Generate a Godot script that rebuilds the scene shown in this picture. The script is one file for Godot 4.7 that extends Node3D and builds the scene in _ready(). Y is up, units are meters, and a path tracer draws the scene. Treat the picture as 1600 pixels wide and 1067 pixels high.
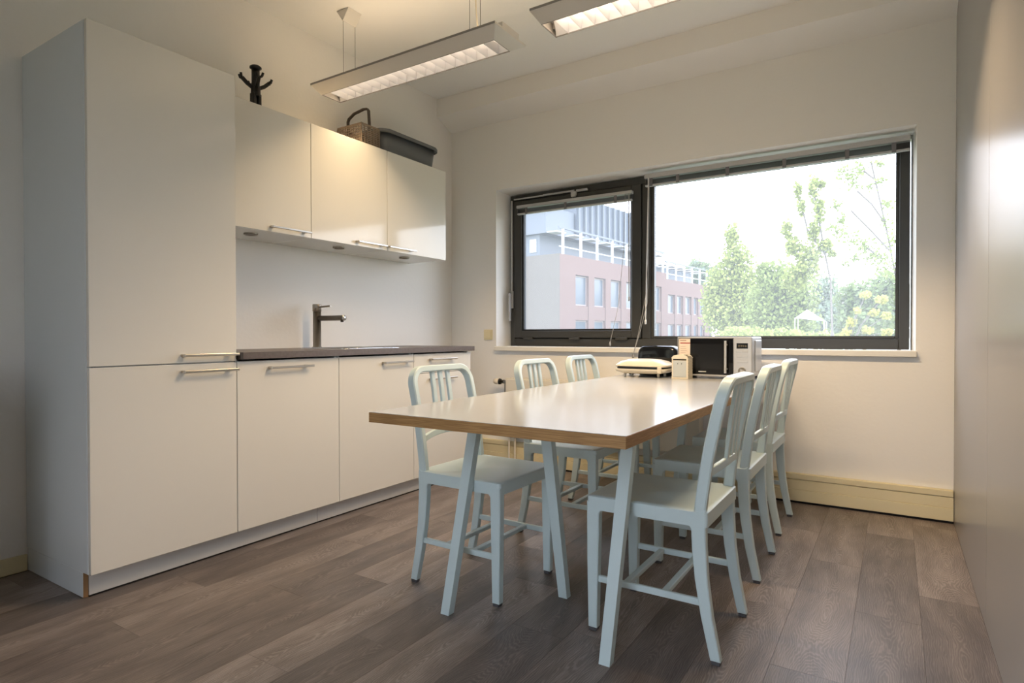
extends Node3D
# A small office kitchen: white units along the left wall, a trestle table with six chairs, a window beyond.
# World: x right along the window wall, y up, -z towards the window wall. V(x, y, d) takes the depth d = -z.

var M := {}
var taken := {}
var rng := RandomNumberGenerator.new()

func _ready() -> void:
	rng.seed = 7
	setup_camera_and_light()
	setup_materials()
	build_shell()
	build_floor()
	build_windows()
	build_kitchen()
	build_sideboard()
	build_table()
	build_chairs()
	build_lamps()
	build_wall_fittings()
	build_blinds()
	build_on_cabinets()
	build_on_table()
	build_outside()

func setup_camera_and_light() -> void:
	var cam := Camera3D.new()
	cam.name = "camera"
	cam.fov = 59.2
	cam.near = 0.05
	cam.far = 400.0
	cam.position = Vector3(0, 1.004, 0)
	cam.rotation = Vector3(deg_to_rad(-0.612), deg_to_rad(32.553), deg_to_rad(-0.068))
	add_child(cam)
	cam.current = true
	var sky_mat := ProceduralSkyMaterial.new()
	sky_mat.sky_top_color = Color(0.83, 0.88, 0.97)
	sky_mat.sky_horizon_color = Color(0.945, 0.96, 0.985)
	sky_mat.sky_curve = 0.25
	sky_mat.ground_bottom_color = Color(0.55, 0.58, 0.55)
	sky_mat.ground_horizon_color = Color(0.80, 0.83, 0.84)
	sky_mat.sun_angle_max = 0.0
	var sky := Sky.new()
	sky.sky_material = sky_mat
	var env := Environment.new()
	env.background_mode = Environment.BG_SKY
	env.sky = sky
	env.background_energy_multiplier = 6.3
	env.tonemap_mode = Environment.TONE_MAPPER_LINEAR
	env.tonemap_exposure = 1.25
	env.sdfgi_enabled = true
	env.ssao_enabled = true
	env.ssil_enabled = true
	var we := WorldEnvironment.new()
	we.name = "world_environment"
	we.environment = env
	add_child(we)

# ---------------------------------------------------------------- helpers
func V(x: float, y: float, d: float) -> Vector3:
	return Vector3(x, y, -d)

func numbered(called: String) -> String:
	var n: int = taken.get(called, 0)
	taken[called] = n + 1
	return called if n == 0 else "%s_%03d" % [called, n]

func thing(called: String, label: String, category: String, at := Vector3.ZERO, turn := 0.0, group := "") -> Node3D:
	var o := Node3D.new()
	o.name = numbered(called)
	add_child(o)
	o.position = at
	o.rotation.y = turn
	o.set_meta("label", label)
	o.set_meta("category", category)
	if group:
		o.set_meta("group", group)
	return o

func struct(called: String, label := "") -> Node3D:
	var o := Node3D.new()
	o.name = called
	add_child(o)
	o.set_meta("kind", "structure")
	if label:
		o.set_meta("label", label)
	return o

func ST() -> SurfaceTool:
	var s := SurfaceTool.new()
	s.begin(Mesh.PRIMITIVE_TRIANGLES)
	s.set_smooth_group(-1)
	return s

func obj(called: String, s: SurfaceTool, m: Material, parent: Node = self, label := "") -> MeshInstance3D:
	s.generate_normals()
	return put(called, s.commit(), m, parent, label)

func put(called: String, mesh: Mesh, m: Material, parent: Node = self, label := "") -> MeshInstance3D:
	var o := MeshInstance3D.new()
	o.name = called
	o.mesh = mesh
	o.material_override = m
	parent.add_child(o, true)
	if label:
		o.set_meta("label", label)
	return o

# a flat convex face whose front looks away from c
func face(s: SurfaceTool, p: Array, c: Vector3) -> void:
	var n := Vector3.ZERO
	var mid := Vector3.ZERO
	for i in p.size():
		var a: Vector3 = p[i]
		var b: Vector3 = p[(i + 1) % p.size()]
		n += a.cross(b)
		mid += a
	mid /= p.size()
	n = Vector3.ZERO
	for i in p.size():
		var a: Vector3 = p[i] - mid
		var b: Vector3 = p[(i + 1) % p.size()] - mid
		n += a.cross(b)
	var out := n.dot(mid - c) > 0.0
	for i in range(1, p.size() - 1):
		if out:
			s.add_vertex(p[0]); s.add_vertex(p[i + 1]); s.add_vertex(p[i])
		else:
			s.add_vertex(p[0]); s.add_vertex(p[i]); s.add_vertex(p[i + 1])

# chamfered box from lo to hi (any corner order), in the parent's axes, moved by t
func bx(s: SurfaceTool, a: Vector3, b: Vector3, bev := 0.0, t := Transform3D.IDENTITY) -> void:
	var lo := Vector3(minf(a.x, b.x), minf(a.y, b.y), minf(a.z, b.z))
	var hi := Vector3(maxf(a.x, b.x), maxf(a.y, b.y), maxf(a.z, b.z))
	var h := (hi - lo) / 2
	var m := (hi + lo) / 2
	var c := t * m
	bev = minf(bev, minf(h.x, minf(h.y, h.z)) * 0.9)
	if bev <= 0.0:
		for ax in 3:
			for sg in [-1.0, 1.0]:
				var q := []
				for k in [[-1, -1], [1, -1], [1, 1], [-1, 1]]:
					var v := Vector3.ZERO
					v[ax] = sg * h[ax]
					v[(ax + 1) % 3] = k[0] * h[(ax + 1) % 3]
					v[(ax + 2) % 3] = k[1] * h[(ax + 2) % 3]
					q.append(t * (m + v))
				face(s, q, c)
		return
	var g := h - Vector3(bev, bev, bev)
	for ax in 3:
		var u := (ax + 1) % 3
		var w := (ax + 2) % 3
		for sg in [-1.0, 1.0]:
			var q := []
			for k in [[-1, -1], [1, -1], [1, 1], [-1, 1]]:
				var v := Vector3.ZERO
				v[ax] = sg * h[ax]; v[u] = k[0] * g[u]; v[w] = k[1] * g[w]
				q.append(t * (m + v))
			face(s, q, c)
		# the four edges along ax
		for su in [-1.0, 1.0]:
			for sw in [-1.0, 1.0]:
				var q := []
				for k in [[-1, 0], [1, 0], [1, 1], [-1, 1]]:
					var v := Vector3.ZERO
					v[ax] = k[0] * g[ax]
					v[u] = su * (h[u] if k[1] == 0 else g[u])
					v[w] = sw * (g[w] if k[1] == 0 else h[w])
					q.append(t * (m + v))
				face(s, q, c)
	for sx in [-1.0, 1.0]:
		for sy in [-1.0, 1.0]:
			for sz in [-1.0, 1.0]:
				face(s, [t * (m + Vector3(sx * h.x, sy * g.y, sz * g.z)), t * (m + Vector3(sx * g.x, sy * h.y, sz * g.z)), t * (m + Vector3(sx * g.x, sy * g.y, sz * h.z))], c)

func box(called: String, a: Vector3, b: Vector3, m: Material, parent: Node = self, bev := 0.0, label := "") -> MeshInstance3D:
	var s := ST()
	bx(s, a, b, bev)
	return obj(called, s, m, parent, label)

# rings of equal size joined into a skin; caps at both ends
func loft(s: SurfaceTool, rings: Array, smooth := true, cap0 := true, cap1 := true, along := false) -> void:
	var cents := []
	for r in rings:
		var c := Vector3.ZERO
		for p in r:
			c += p
		cents.append(c / r.size())
	s.set_smooth_group(0 if smooth else -1)
	for k in rings.size() - 1:
		var c: Vector3 = (cents[k] + cents[k + 1]) / 2
		var n: int = rings[k].size()
		for i in n:
			var j := (i + 1) % n
			if along:
				s.set_smooth_group(10 + i)
			face(s, [rings[k][i], rings[k][j], rings[k + 1][j], rings[k + 1][i]], c)
	s.set_smooth_group(-1)
	if cap0:
		face(s, rings[0], cents[1])
	if cap1:
		face(s, rings[-1], cents[-2])

func tube(s: SurfaceTool, pts: Array, r: float, n := 8) -> void:
	var rings := []
	var ref := Vector3.UP
	var t0: Vector3 = (pts[1] - pts[0]).normalized()
	if absf(t0.dot(ref)) > 0.9:
		ref = Vector3.RIGHT
	var side := t0.cross(ref).normalized()
	for i in pts.size():
		var t: Vector3
		if i == 0:
			t = t0
		elif i == pts.size() - 1:
			t = (pts[i] - pts[i - 1]).normalized()
		else:
			t = ((pts[i] - pts[i - 1]).normalized() + (pts[i + 1] - pts[i]).normalized()).normalized()
		side = (side - t * side.dot(t)).normalized()
		var up := t.cross(side)
		var ring := []
		for k in n:
			var a := TAU * k / n
			ring.append(pts[i] + (side * cos(a) + up * sin(a)) * r)
		rings.append(ring)
	loft(s, rings)

# a rectangular bar along a path: w across, d along "deep" (a fixed hint direction)
func bar(s: SurfaceTool, pts: Array, deep: Vector3, w: float, d: float) -> void:
	var rings := []
	for i in pts.size():
		var t: Vector3
		if i == 0:
			t = (pts[1] - pts[0]).normalized()
		elif i == pts.size() - 1:
			t = (pts[i] - pts[i - 1]).normalized()
		else:
			t = ((pts[i] - pts[i - 1]).normalized() + (pts[i + 1] - pts[i]).normalized()).normalized()
		var e := (deep - t * deep.dot(t)).normalized()
		var f := t.cross(e).normalized()
		var b := minf(w, d) * 0.16
		var ring := []
		for k in [[1, 1, 1], [1, 1, 0], [1, -1, 0], [1, -1, 1], [-1, -1, 1], [-1, -1, 0], [-1, 1, 0], [-1, 1, 1]]:
			var hw: float = w / 2 - (b if k[2] == 1 else 0.0)
			var hd: float = d / 2 - (0.0 if k[2] == 1 else b)
			ring.append(pts[i] + f * (k[0] * hw) + e * (k[1] * hd))
		rings.append(ring)
	loft(s, rings, false, true, true, true)

func lathe(s: SurfaceTool, prof: Array, at: Vector3, axis := Vector3.UP, n := 20) -> void:
	var side := axis.cross(Vector3.RIGHT if absf(axis.x) < 0.9 else Vector3.UP).normalized()
	var oth := axis.cross(side).normalized()
	var rings := []
	for p in prof:
		var ring := []
		for k in n:
			var a := TAU * k / n
			ring.append(at + axis * p.y + (side * cos(a) + oth * sin(a)) * maxf(p.x, 0.0004))
		rings.append(ring)
	loft(s, rings)

# a polygon (x, y) pushed out from z0 to z1, its rim chamfered
func extrude(s: SurfaceTool, poly: PackedVector2Array, z0: float, z1: float, bev := 0.0, t := Transform3D.IDENTITY) -> void:
	if Geometry2D.is_polygon_clockwise(poly):
		poly.reverse()
	var n := poly.size()
	var inner := PackedVector2Array()
	for i in n:
		var a := poly[(i + n - 1) % n]
		var b := poly[i]
		var c := poly[(i + 1) % n]
		var e := (b - a).normalized()
		var f := (c - b).normalized()
		var m := (Vector2(-e.y, e.x) + Vector2(-f.y, f.x))
		m = m / maxf(m.length_squared() / 2.0, 0.3)
		inner.append(b + m * bev)
	var lo := minf(z0, z1)
	var hi := maxf(z0, z1)
	for i in n:
		var j := (i + 1) % n
		var e := poly[j] - poly[i]
		var nn := Vector3(e.y, -e.x, 0).normalized()
		var q := [Vector3(poly[i].x, poly[i].y, lo + bev), Vector3(poly[j].x, poly[j].y, lo + bev), Vector3(poly[j].x, poly[j].y, hi - bev), Vector3(poly[i].x, poly[i].y, hi - bev)]
		var inside: Vector3 = (q[0] + q[2]) / 2 - nn
		face(s, [t * q[0], t * q[1], t * q[2], t * q[3]], t * inside)
		if bev > 0.0:
			for k in 2:
				var zz := lo if k == 0 else hi
				var zb := lo + bev if k == 0 else hi - bev
				var r := [Vector3(poly[i].x, poly[i].y, zb), Vector3(poly[j].x, poly[j].y, zb), Vector3(inner[j].x, inner[j].y, zz), Vector3(inner[i].x, inner[i].y, zz)]
				face(s, [t * r[0], t * r[1], t * r[2], t * r[3]], t * ((r[0] + r[1]) / 2 - nn + Vector3(0, 0, (0.5 if k == 0 else -0.5))))
	var use := inner if bev > 0.0 else poly
	var idx := Geometry2D.triangulate_polygon(use)
	for k in range(0, idx.size(), 3):
		for side in 2:
			var zz := lo if side == 0 else hi
			var q := []
			for m in 3:
				var p := use[idx[k + m]]
				q.append(Vector3(p.x, p.y, zz))
			var c: Vector3 = (q[0] + q[1] + q[2]) / 3 + Vector3(0, 0, 1.0 if side == 0 else -1.0)
			face(s, [t * q[0], t * q[1], t * q[2]], t * c)

# rounded rectangle ring in the plane y = y, n points per corner
func rring(cx: float, cz: float, hx: float, hz: float, r: float, y: float, n := 5) -> Array:
	var out := []
	r = minf(r, minf(hx, hz) * 0.999)
	for q in 4:
		var sx: float = [1, -1, -1, 1][q]
		var sz: float = [1, 1, -1, -1][q]
		for k in n + 1:
			var a := PI / 2 * q + PI / 2 * k / n
			out.append(Vector3(cx + sx * (hx - r) + cos(a) * r, y, cz + sz * (hz - r) + sin(a) * r))
	return out

func arc(c: Vector2, r: float, a0: float, a1: float, n: int) -> PackedVector2Array:
	var out := PackedVector2Array()
	for k in n + 1:
		var a := deg_to_rad(lerpf(a0, a1, float(k) / n))
		out.append(c + Vector2(cos(a), sin(a)) * r)
	return out

# ---------------------------------------------------------------- materials
func mat(c: Color, rough := 0.5, metal := 0.0) -> StandardMaterial3D:
	var m := StandardMaterial3D.new()
	m.albedo_color = c
	m.roughness = rough
	m.metallic = metal
	return m

func noise_tex(freq: float, w := 256, h := 256, normal := false, strength := 2.0, ramp: Gradient = null, sd := 1) -> NoiseTexture2D:
	var n := FastNoiseLite.new()
	n.noise_type = FastNoiseLite.TYPE_SIMPLEX_SMOOTH
	n.frequency = freq
	n.fractal_octaves = 4
	n.seed = sd
	var t := NoiseTexture2D.new()
	t.width = w
	t.height = h
	t.seamless = true
	t.noise = n
	if normal:
		t.as_normal_map = true
		t.bump_strength = strength
	if ramp:
		t.color_ramp = ramp
	return t

func ramp(a: Color, b: Color) -> Gradient:
	var g := Gradient.new()
	g.set_color(0, a)
	g.set_color(1, b)
	return g

func tri(m: StandardMaterial3D, scale: Vector3) -> StandardMaterial3D:
	m.uv1_triplanar = true
	m.uv1_world_triplanar = true
	m.uv1_scale = scale
	return m

func setup_materials() -> void:
	var plaster := noise_tex(0.06, 256, 256, true, 3.0)
	for w in [["wall", Color(0.905, 0.895, 0.875)], ["ceiling", Color(0.925, 0.92, 0.91)]]:
		var m := mat(w[1], 0.85)
		m.normal_enabled = true
		m.normal_texture = plaster
		m.normal_scale = 0.06
		M[w[0]] = tri(m, Vector3.ONE * 2.0)
	M.laminate = mat(Color(0.585, 0.575, 0.57), 0.27)       # the storage wall on the right
	M.laminate.metallic_specular = 0.27
	M.gloss = mat(Color(0.85, 0.835, 0.80), 0.09)           # lacquered kitchen fronts
	M.carcass = mat(Color(0.83, 0.85, 0.86), 0.25)
	M.plinth = mat(Color(0.80, 0.79, 0.77), 0.3)
	M.edging = mat(Color(0.55, 0.42, 0.28), 0.5)
	M.worktop = tri(mat(Color.WHITE, 0.38), Vector3.ONE * 3.0)
	M.worktop.albedo_texture = noise_tex(0.05, 256, 256, false, 1.0, ramp(Color(0.33, 0.29, 0.27), Color(0.39, 0.35, 0.33)), 3)
	M.worktop_end = mat(Color(0.16, 0.13, 0.11), 0.5)
	M.gap = mat(Color(0.06, 0.05, 0.045), 0.8)
	M.steel = mat(Color(0.72, 0.70, 0.67), 0.28, 1.0)
	M.dark_steel = mat(Color(0.58, 0.55, 0.51), 0.33, 1.0)
	M.sink = mat(Color(0.78, 0.78, 0.78), 0.22, 1.0)
	M.table_white = mat(Color(0.745, 0.75, 0.755), 0.155)
	M.table_white.metallic_specular = 0.33
	M.ply = tri(mat(Color.WHITE, 0.55), Vector3(1.5, 60, 1.5))
	M.ply.albedo_texture = noise_tex(0.02, 256, 256, false, 1.0, ramp(Color(0.50, 0.36, 0.20), Color(0.72, 0.56, 0.36)), 5)
	M.paint = mat(Color(0.775, 0.84, 0.845), 0.38)           # chairs and trestles
	M.glide = mat(Color(0.30, 0.30, 0.31), 0.5)
	M.lamp_body = mat(Color(0.83, 0.81, 0.78), 0.45)
	M.lamp_edge = mat(Color(0.55, 0.53, 0.51), 0.4)
	M.mirror = mat(Color(0.90, 0.90, 0.91), 0.4, 0.35)
	M.wire = mat(Color(0.35, 0.33, 0.31), 0.4, 0.6)
	M.black = mat(Color(0.045, 0.045, 0.05), 0.45)
	M.black_gloss = mat(Color(0.03, 0.03, 0.035), 0.06)
	M.frame = mat(Color(0.215, 0.215, 0.205), 0.42)
	M.gasket = mat(Color(0.05, 0.05, 0.05), 0.7)
	M.sill = mat(Color(0.88, 0.865, 0.83), 0.35)
	M.cream = mat(Color(0.86, 0.81, 0.66), 0.45)
	M.radiator = mat(Color(0.87, 0.845, 0.79), 0.4)
	M.blind = mat(Color(0.70, 0.70, 0.70), 0.4, 0.1)
	M.slat = mat(Color(0.44, 0.43, 0.44), 0.45, 0.1)
	M.white_plastic = mat(Color(0.87, 0.86, 0.84), 0.35)
	M.cord = mat(Color(0.62, 0.61, 0.59), 0.8)
	M.tub = mat(Color(0.40, 0.41, 0.42), 0.45)
	M.taupe = mat(Color(0.52, 0.46, 0.40), 0.55)
	M.taupe_dark = mat(Color(0.30, 0.26, 0.23), 0.5)
	M.silver = mat(Color(0.76, 0.755, 0.74), 0.33, 0.55)
	M.door_glass = mat(Color(0.02, 0.02, 0.022), 0.05)
	M.door_mesh = mat(Color(0.10, 0.105, 0.11), 0.12)
	M.ivory = mat(Color(0.87, 0.83, 0.75), 0.35)
	M.napkin = mat(Color(0.74, 0.76, 0.76), 0.8)
	M.paper = mat(Color(0.88, 0.82, 0.76), 0.6)
	M.red = mat(Color(0.62, 0.10, 0.13), 0.6)
	M.print = mat(Color(0.62, 0.50, 0.45), 0.6)
	M.display = mat(Color(0.05, 0.05, 0.045), 0.2)
	M.digits = mat(Color(0.34, 0.31, 0.24), 0.4)
	M.logo = mat(Color(0.80, 0.80, 0.78), 0.4)
	var g := mat(Color(0.92, 0.96, 1.0, 0.04), 0.02)
	g.transparency = BaseMaterial3D.TRANSPARENCY_ALPHA
	g.backlight_enabled = true                              # a dusty film that daylight shines through
	g.backlight = Color(0.345, 0.35, 0.36)
	g.metallic_specular = 0.22
	M.glass = g
	var g2 := mat(Color(0.92, 0.96, 1.0, 0.04), 0.02)
	g2.transparency = BaseMaterial3D.TRANSPARENCY_ALPHA
	M.clear_glass = g2
	var tb := mat(Color(1, 0.97, 0.92), 0.4)
	tb.emission_enabled = true
	tb.emission = Color(1.0, 0.90, 0.78)
	tb.emission_energy_multiplier = 7.0
	M.tube_glow = tb
	var tb2: StandardMaterial3D = tb.duplicate()
	tb2.emission_energy_multiplier = 14.0
	M.tube_glow_2 = tb2
	# outside
	M.brick = tri(mat(Color.WHITE, 0.9), Vector3.ONE * 0.5)
	M.brick.albedo_texture = noise_tex(0.05, 256, 256, false, 1.0, ramp(Color(0.41, 0.315, 0.28), Color(0.46, 0.365, 0.335)), 9)
	M.stone = mat(Color(0.375, 0.345, 0.315), 0.9)
	M.metal_grey = mat(Color(0.34, 0.365, 0.395), 0.5)
	M.metal_dark = mat(Color(0.27, 0.30, 0.345), 0.5)
	M.out_white = mat(Color(0.74, 0.75, 0.76), 0.6)
	M.out_glass = mat(Color(0.30, 0.335, 0.37), 0.3)
	M.out_frame = mat(Color(0.56, 0.50, 0.48), 0.6)
	M.lawn = tri(mat(Color.WHITE, 0.95), Vector3.ONE * 0.1)
	M.lawn.albedo_texture = noise_tex(0.04, 256, 256, false, 1.0, ramp(Color(0.30, 0.35, 0.22), Color(0.38, 0.42, 0.28)), 11)
	M.bark = mat(Color(0.42, 0.39, 0.36), 0.9)
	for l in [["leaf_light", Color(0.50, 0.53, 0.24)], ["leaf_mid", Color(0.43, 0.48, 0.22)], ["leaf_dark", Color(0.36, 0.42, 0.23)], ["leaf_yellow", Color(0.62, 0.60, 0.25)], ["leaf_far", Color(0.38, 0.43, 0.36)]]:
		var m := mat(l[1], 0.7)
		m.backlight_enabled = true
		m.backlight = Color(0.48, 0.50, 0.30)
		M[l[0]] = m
	make_wood()

func make_wood() -> void:
	var na := FastNoiseLite.new()
	na.noise_type = FastNoiseLite.TYPE_SIMPLEX_SMOOTH
	na.frequency = 1.0
	na.fractal_octaves = 2
	var W := 192
	var H := 960
	M.wood = []
	for v in 3:
		na.seed = 20 + v * 7
		var img := Image.create(W, H, false, Image.FORMAT_RGB8)
		for j in H:
			var y := float(j) / H
			var h := na.get_noise_1d(y * 1.5 + v * 9.1) * 0.95
			var cx := na.get_noise_1d(y * 1.1 + 40.0) * 0.12 + (v - 1) * 0.06
			for i in W:
				var x := float(i) / W - 0.5 - cx
				var wv := na.get_noise_2d(x * 9.0 + 3.0, y * 9.0)
				var t := sqrt(x * x * 5.5 + h * h) * 15.0 + wv * 0.75
				var ring := 0.5 + 0.5 * sin(TAU * t)
				ring = ring * ring
				var fib := na.get_noise_2d(x * 110.0, y * 7.0 + 77.0)
				var big := na.get_noise_2d(x * 2.2 + 11.0, y * 2.6 + 5.0)
				var k := 0.5 + (ring - 0.4) * 0.42 + fib * 0.32 + big * 0.30
				k = clampf(k, 0.0, 1.0)
				img.set_pixel(i, j, Color(0.375, 0.335, 0.315).lerp(Color(0.635, 0.585, 0.555), k))
		var tex := ImageTexture.create_from_image(img)
		for tone in [0.80, 0.92, 1.04]:
			var m := mat(Color(tone, tone, tone) if tone <= 1.0 else Color(1, 1, 1), 0.42)
			m.albedo_texture = tex
			m.texture_filter = BaseMaterial3D.TEXTURE_FILTER_LINEAR
			M.wood.append(m)

# ---------------------------------------------------------------- the room
const XL := -3.137
const XR := 0.265
const ZW := 3.977
const ZB := -0.75      # behind the camera
const HC := 2.91

# a wall with a hole: the room face lies at depth d0 with the hole h0, the outer face at d1 with h1; rects are [x0, y0, x1, y1]
func holed(s: SurfaceTool, outer: Array, h0: Array, h1: Array, d0: float, d1: float) -> void:
	var mid := V((outer[0] + outer[2]) / 2, (outer[1] + outer[3]) / 2, (d0 + d1) / 2)
	for k in 2:
		var h: Array = h0 if k == 0 else h1
		var d := d0 if k == 0 else d1
		var o := outer
		for r in [[o[0], o[1], h[0], o[3]], [h[2], o[1], o[2], o[3]], [h[0], o[1], h[2], h[1]], [h[0], h[3], h[2], o[3]]]:
			var c := V((r[0] + r[2]) / 2, (r[1] + r[3]) / 2, (d0 + d1) / 2)
			face(s, [V(r[0], r[1], d), V(r[2], r[1], d), V(r[2], r[3], d), V(r[0], r[3], d)], c)
	var e := [[0, 1, 2, 1], [0, 3, 2, 3], [0, 1, 0, 3], [2, 1, 2, 3]]
	for q in e:
		var a := V(h0[q[0]], h0[q[1]], d0)
		var b := V(h0[q[2]], h0[q[3]], d0)
		var c := V(h1[q[2]], h1[q[3]], d1)
		var d := V(h1[q[0]], h1[q[1]], d1)
		var hole_mid := V((h0[0] + h0[2]) / 2, (h0[1] + h0[3]) / 2, (d0 + d1) / 2)
		face(s, [a, b, c, d], 2.0 * (a + c) / 2.0 - hole_mid)
		face(s, [V(outer[q[0]], outer[q[1]], d0), V(outer[q[2]], outer[q[3]], d0), V(outer[q[2]], outer[q[3]], d1), V(outer[q[0]], outer[q[1]], d1)], mid)

func build_shell() -> void:
	var w := struct("wall_left", "off-white plastered wall behind the kitchen units")
	box("plaster", V(XL - 0.2, -0.15, ZB - 0.2), V(XL, HC + 0.2, ZW + 0.28), M.wall, w)
	# right: a storage wall of tall flat panels
	w = struct("wall_right", "satin grey panelled storage wall beside the camera")
	box("backing", V(XR + 0.012, -0.15, ZB - 0.2), V(XR + 0.25, HC + 0.2, ZW + 0.28), M.gap, w)
	var seams := [ZW - 0.002, 3.93, 2.60, 1.27, -0.06, ZB]
	for k in seams.size() - 1:
		box("panel", V(XR, 0.0, seams[k] - 0.002), V(XR + 0.018, HC, seams[k + 1] + 0.002), M.laminate, w, 0.001)
	# far: the window wall
	w = struct("wall_far", "off-white wall with the long window")
	var s := ST()
	holed(s, [XL - 0.2, -0.15, XR + 0.25, HC + 0.2], [-2.688, 0.90, 0.093, 2.157], [-2.652, 0.90, 0.068, 2.134], ZW, ZW + 0.26)
	obj("plaster", s, M.wall, w)
	# near: glazed wall behind the camera
	w = struct("wall_near", "wall behind the camera with a wide glazed opening")
	s = ST()
	holed(s, [XL - 0.2, -0.15, XR + 0.25, HC + 0.2], [-1.10, 0.15, 0.08, 2.25], [-1.10, 0.15, 0.08, 2.25], ZB, ZB - 0.2)
	obj("plaster", s, M.wall, w)
	var c := struct("ceiling", "off-white ceiling")
	box("plaster", V(XL - 0.2, HC, ZB - 0.2), V(XR + 0.25, HC + 0.2, ZW + 0.28), M.ceiling, c)
	# the beam along the window wall, its underside falling towards the wall
	var b := struct("beam_1", "boxed beam along the top of the window wall")
	s = ST()
	var prof := [Vector2(HC, 3.79), Vector2(2.768, 3.79), Vector2(2.69, ZW), Vector2(HC, ZW)]
	var r0 := []
	var r1 := []
	for p in prof:
		r0.append(V(XL, p.x, p.y))
		r1.append(V(XR, p.x, p.y))
	loft(s, [r0, r1], false)
	obj("casing", s, M.wall, b)
	b = struct("baseboard_left", "low greyish skirting board on the left wall")
	box("board", V(XL, 0.0, ZB), V(XL + 0.014, 0.07, 1.043), M.cream, b, 0.002)

func build_floor() -> void:
	var f := struct("floor", "grey-brown oak plank floor")
	box("subfloor", V(XL - 0.2, -0.15, ZB - 0.2), V(XR + 0.25, -0.004, ZW + 0.28), mat(Color(0.24, 0.20, 0.18), 0.8), f)
	var L := 1.02
	var known := {0: 2.78, 1: 2.50, 2: 2.98, 3: 2.385, 9: 1.14, 10: 1.765, 11: 1.504, 12: 1.012, 13: 1.355}
	var spare := RandomNumberGenerator.new()
	spare.seed = 3
	for col in 18:
		var x1 := 0.28 - 0.2 * col
		var x0 := x1 - 0.2
		x1 = minf(x1, XR)
		x0 = maxf(x0, XL)
		if x1 - x0 < 0.02:
			continue
		var off: float = known.get(col, spare.randf() * L)
		var z := off - ceilf((off - ZB) / L) * L
		while z < ZW:
			var a := maxf(z, ZB)
			var b := minf(z + L, ZW)
			if b - a > 0.02:
				plank(f, x0 + 0.0004, x1 - 0.0004, a + 0.0004, b - 0.0004, x1 - x0, spare)
			z += L

func plank(parent: Node3D, x0: float, x1: float, a: float, b: float, w: float, r: RandomNumberGenerator) -> void:
	var s := SurfaceTool.new()
	s.begin(Mesh.PRIMITIVE_TRIANGLES)
	s.set_smooth_group(-1)
	var fl := r.randf() < 0.5
	var q := [V(x0, 0, a), V(x1, 0, a), V(x1, 0, b), V(x0, 0, b)]
	var u1 := w / 0.2
	var v1 := (b - a) / 1.02
	var uv := [Vector2(0, 0), Vector2(u1, 0), Vector2(u1, v1), Vector2(0, v1)]
	if fl:
		for k in 4:
			uv[k] = Vector2(1, 1) - uv[k]
	for k in [0, 2, 1, 0, 3, 2]:
		s.set_uv(uv[k]); s.add_vertex(q[k])
	var c := V((x0 + x1) / 2, -0.002, (a + b) / 2)
	s.set_uv(Vector2(0.5, 0.5))
	for k in 4:
		face(s, [q[k], q[(k + 1) % 4], q[(k + 1) % 4] - Vector3(0, 0.004, 0), q[k] - Vector3(0, 0.004, 0)], c)
	s.generate_normals()
	put("plank", s.commit(), M.wood[r.randi() % M.wood.size()], parent)

# ---------------------------------------------------------------- windows
func frame_bars(s: SurfaceTool, x0: float, y0: float, x1: float, y1: float, w: Array, d0: float, d1: float, bev := 0.003) -> void:
	# w: left, bottom, right, top
	bx(s, V(x0, y0, d0), V(x0 + w[0], y1, d1), bev)
	bx(s, V(x1 - w[2], y0, d0), V(x1, y1, d1), bev)
	bx(s, V(x0 + w[0], y0, d0), V(x1 - w[2], y0 + w[1], d1), bev)
	bx(s, V(x0 + w[0], y1 - w[3], d0), V(x1 - w[2], y1, d1), bev)

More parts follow.
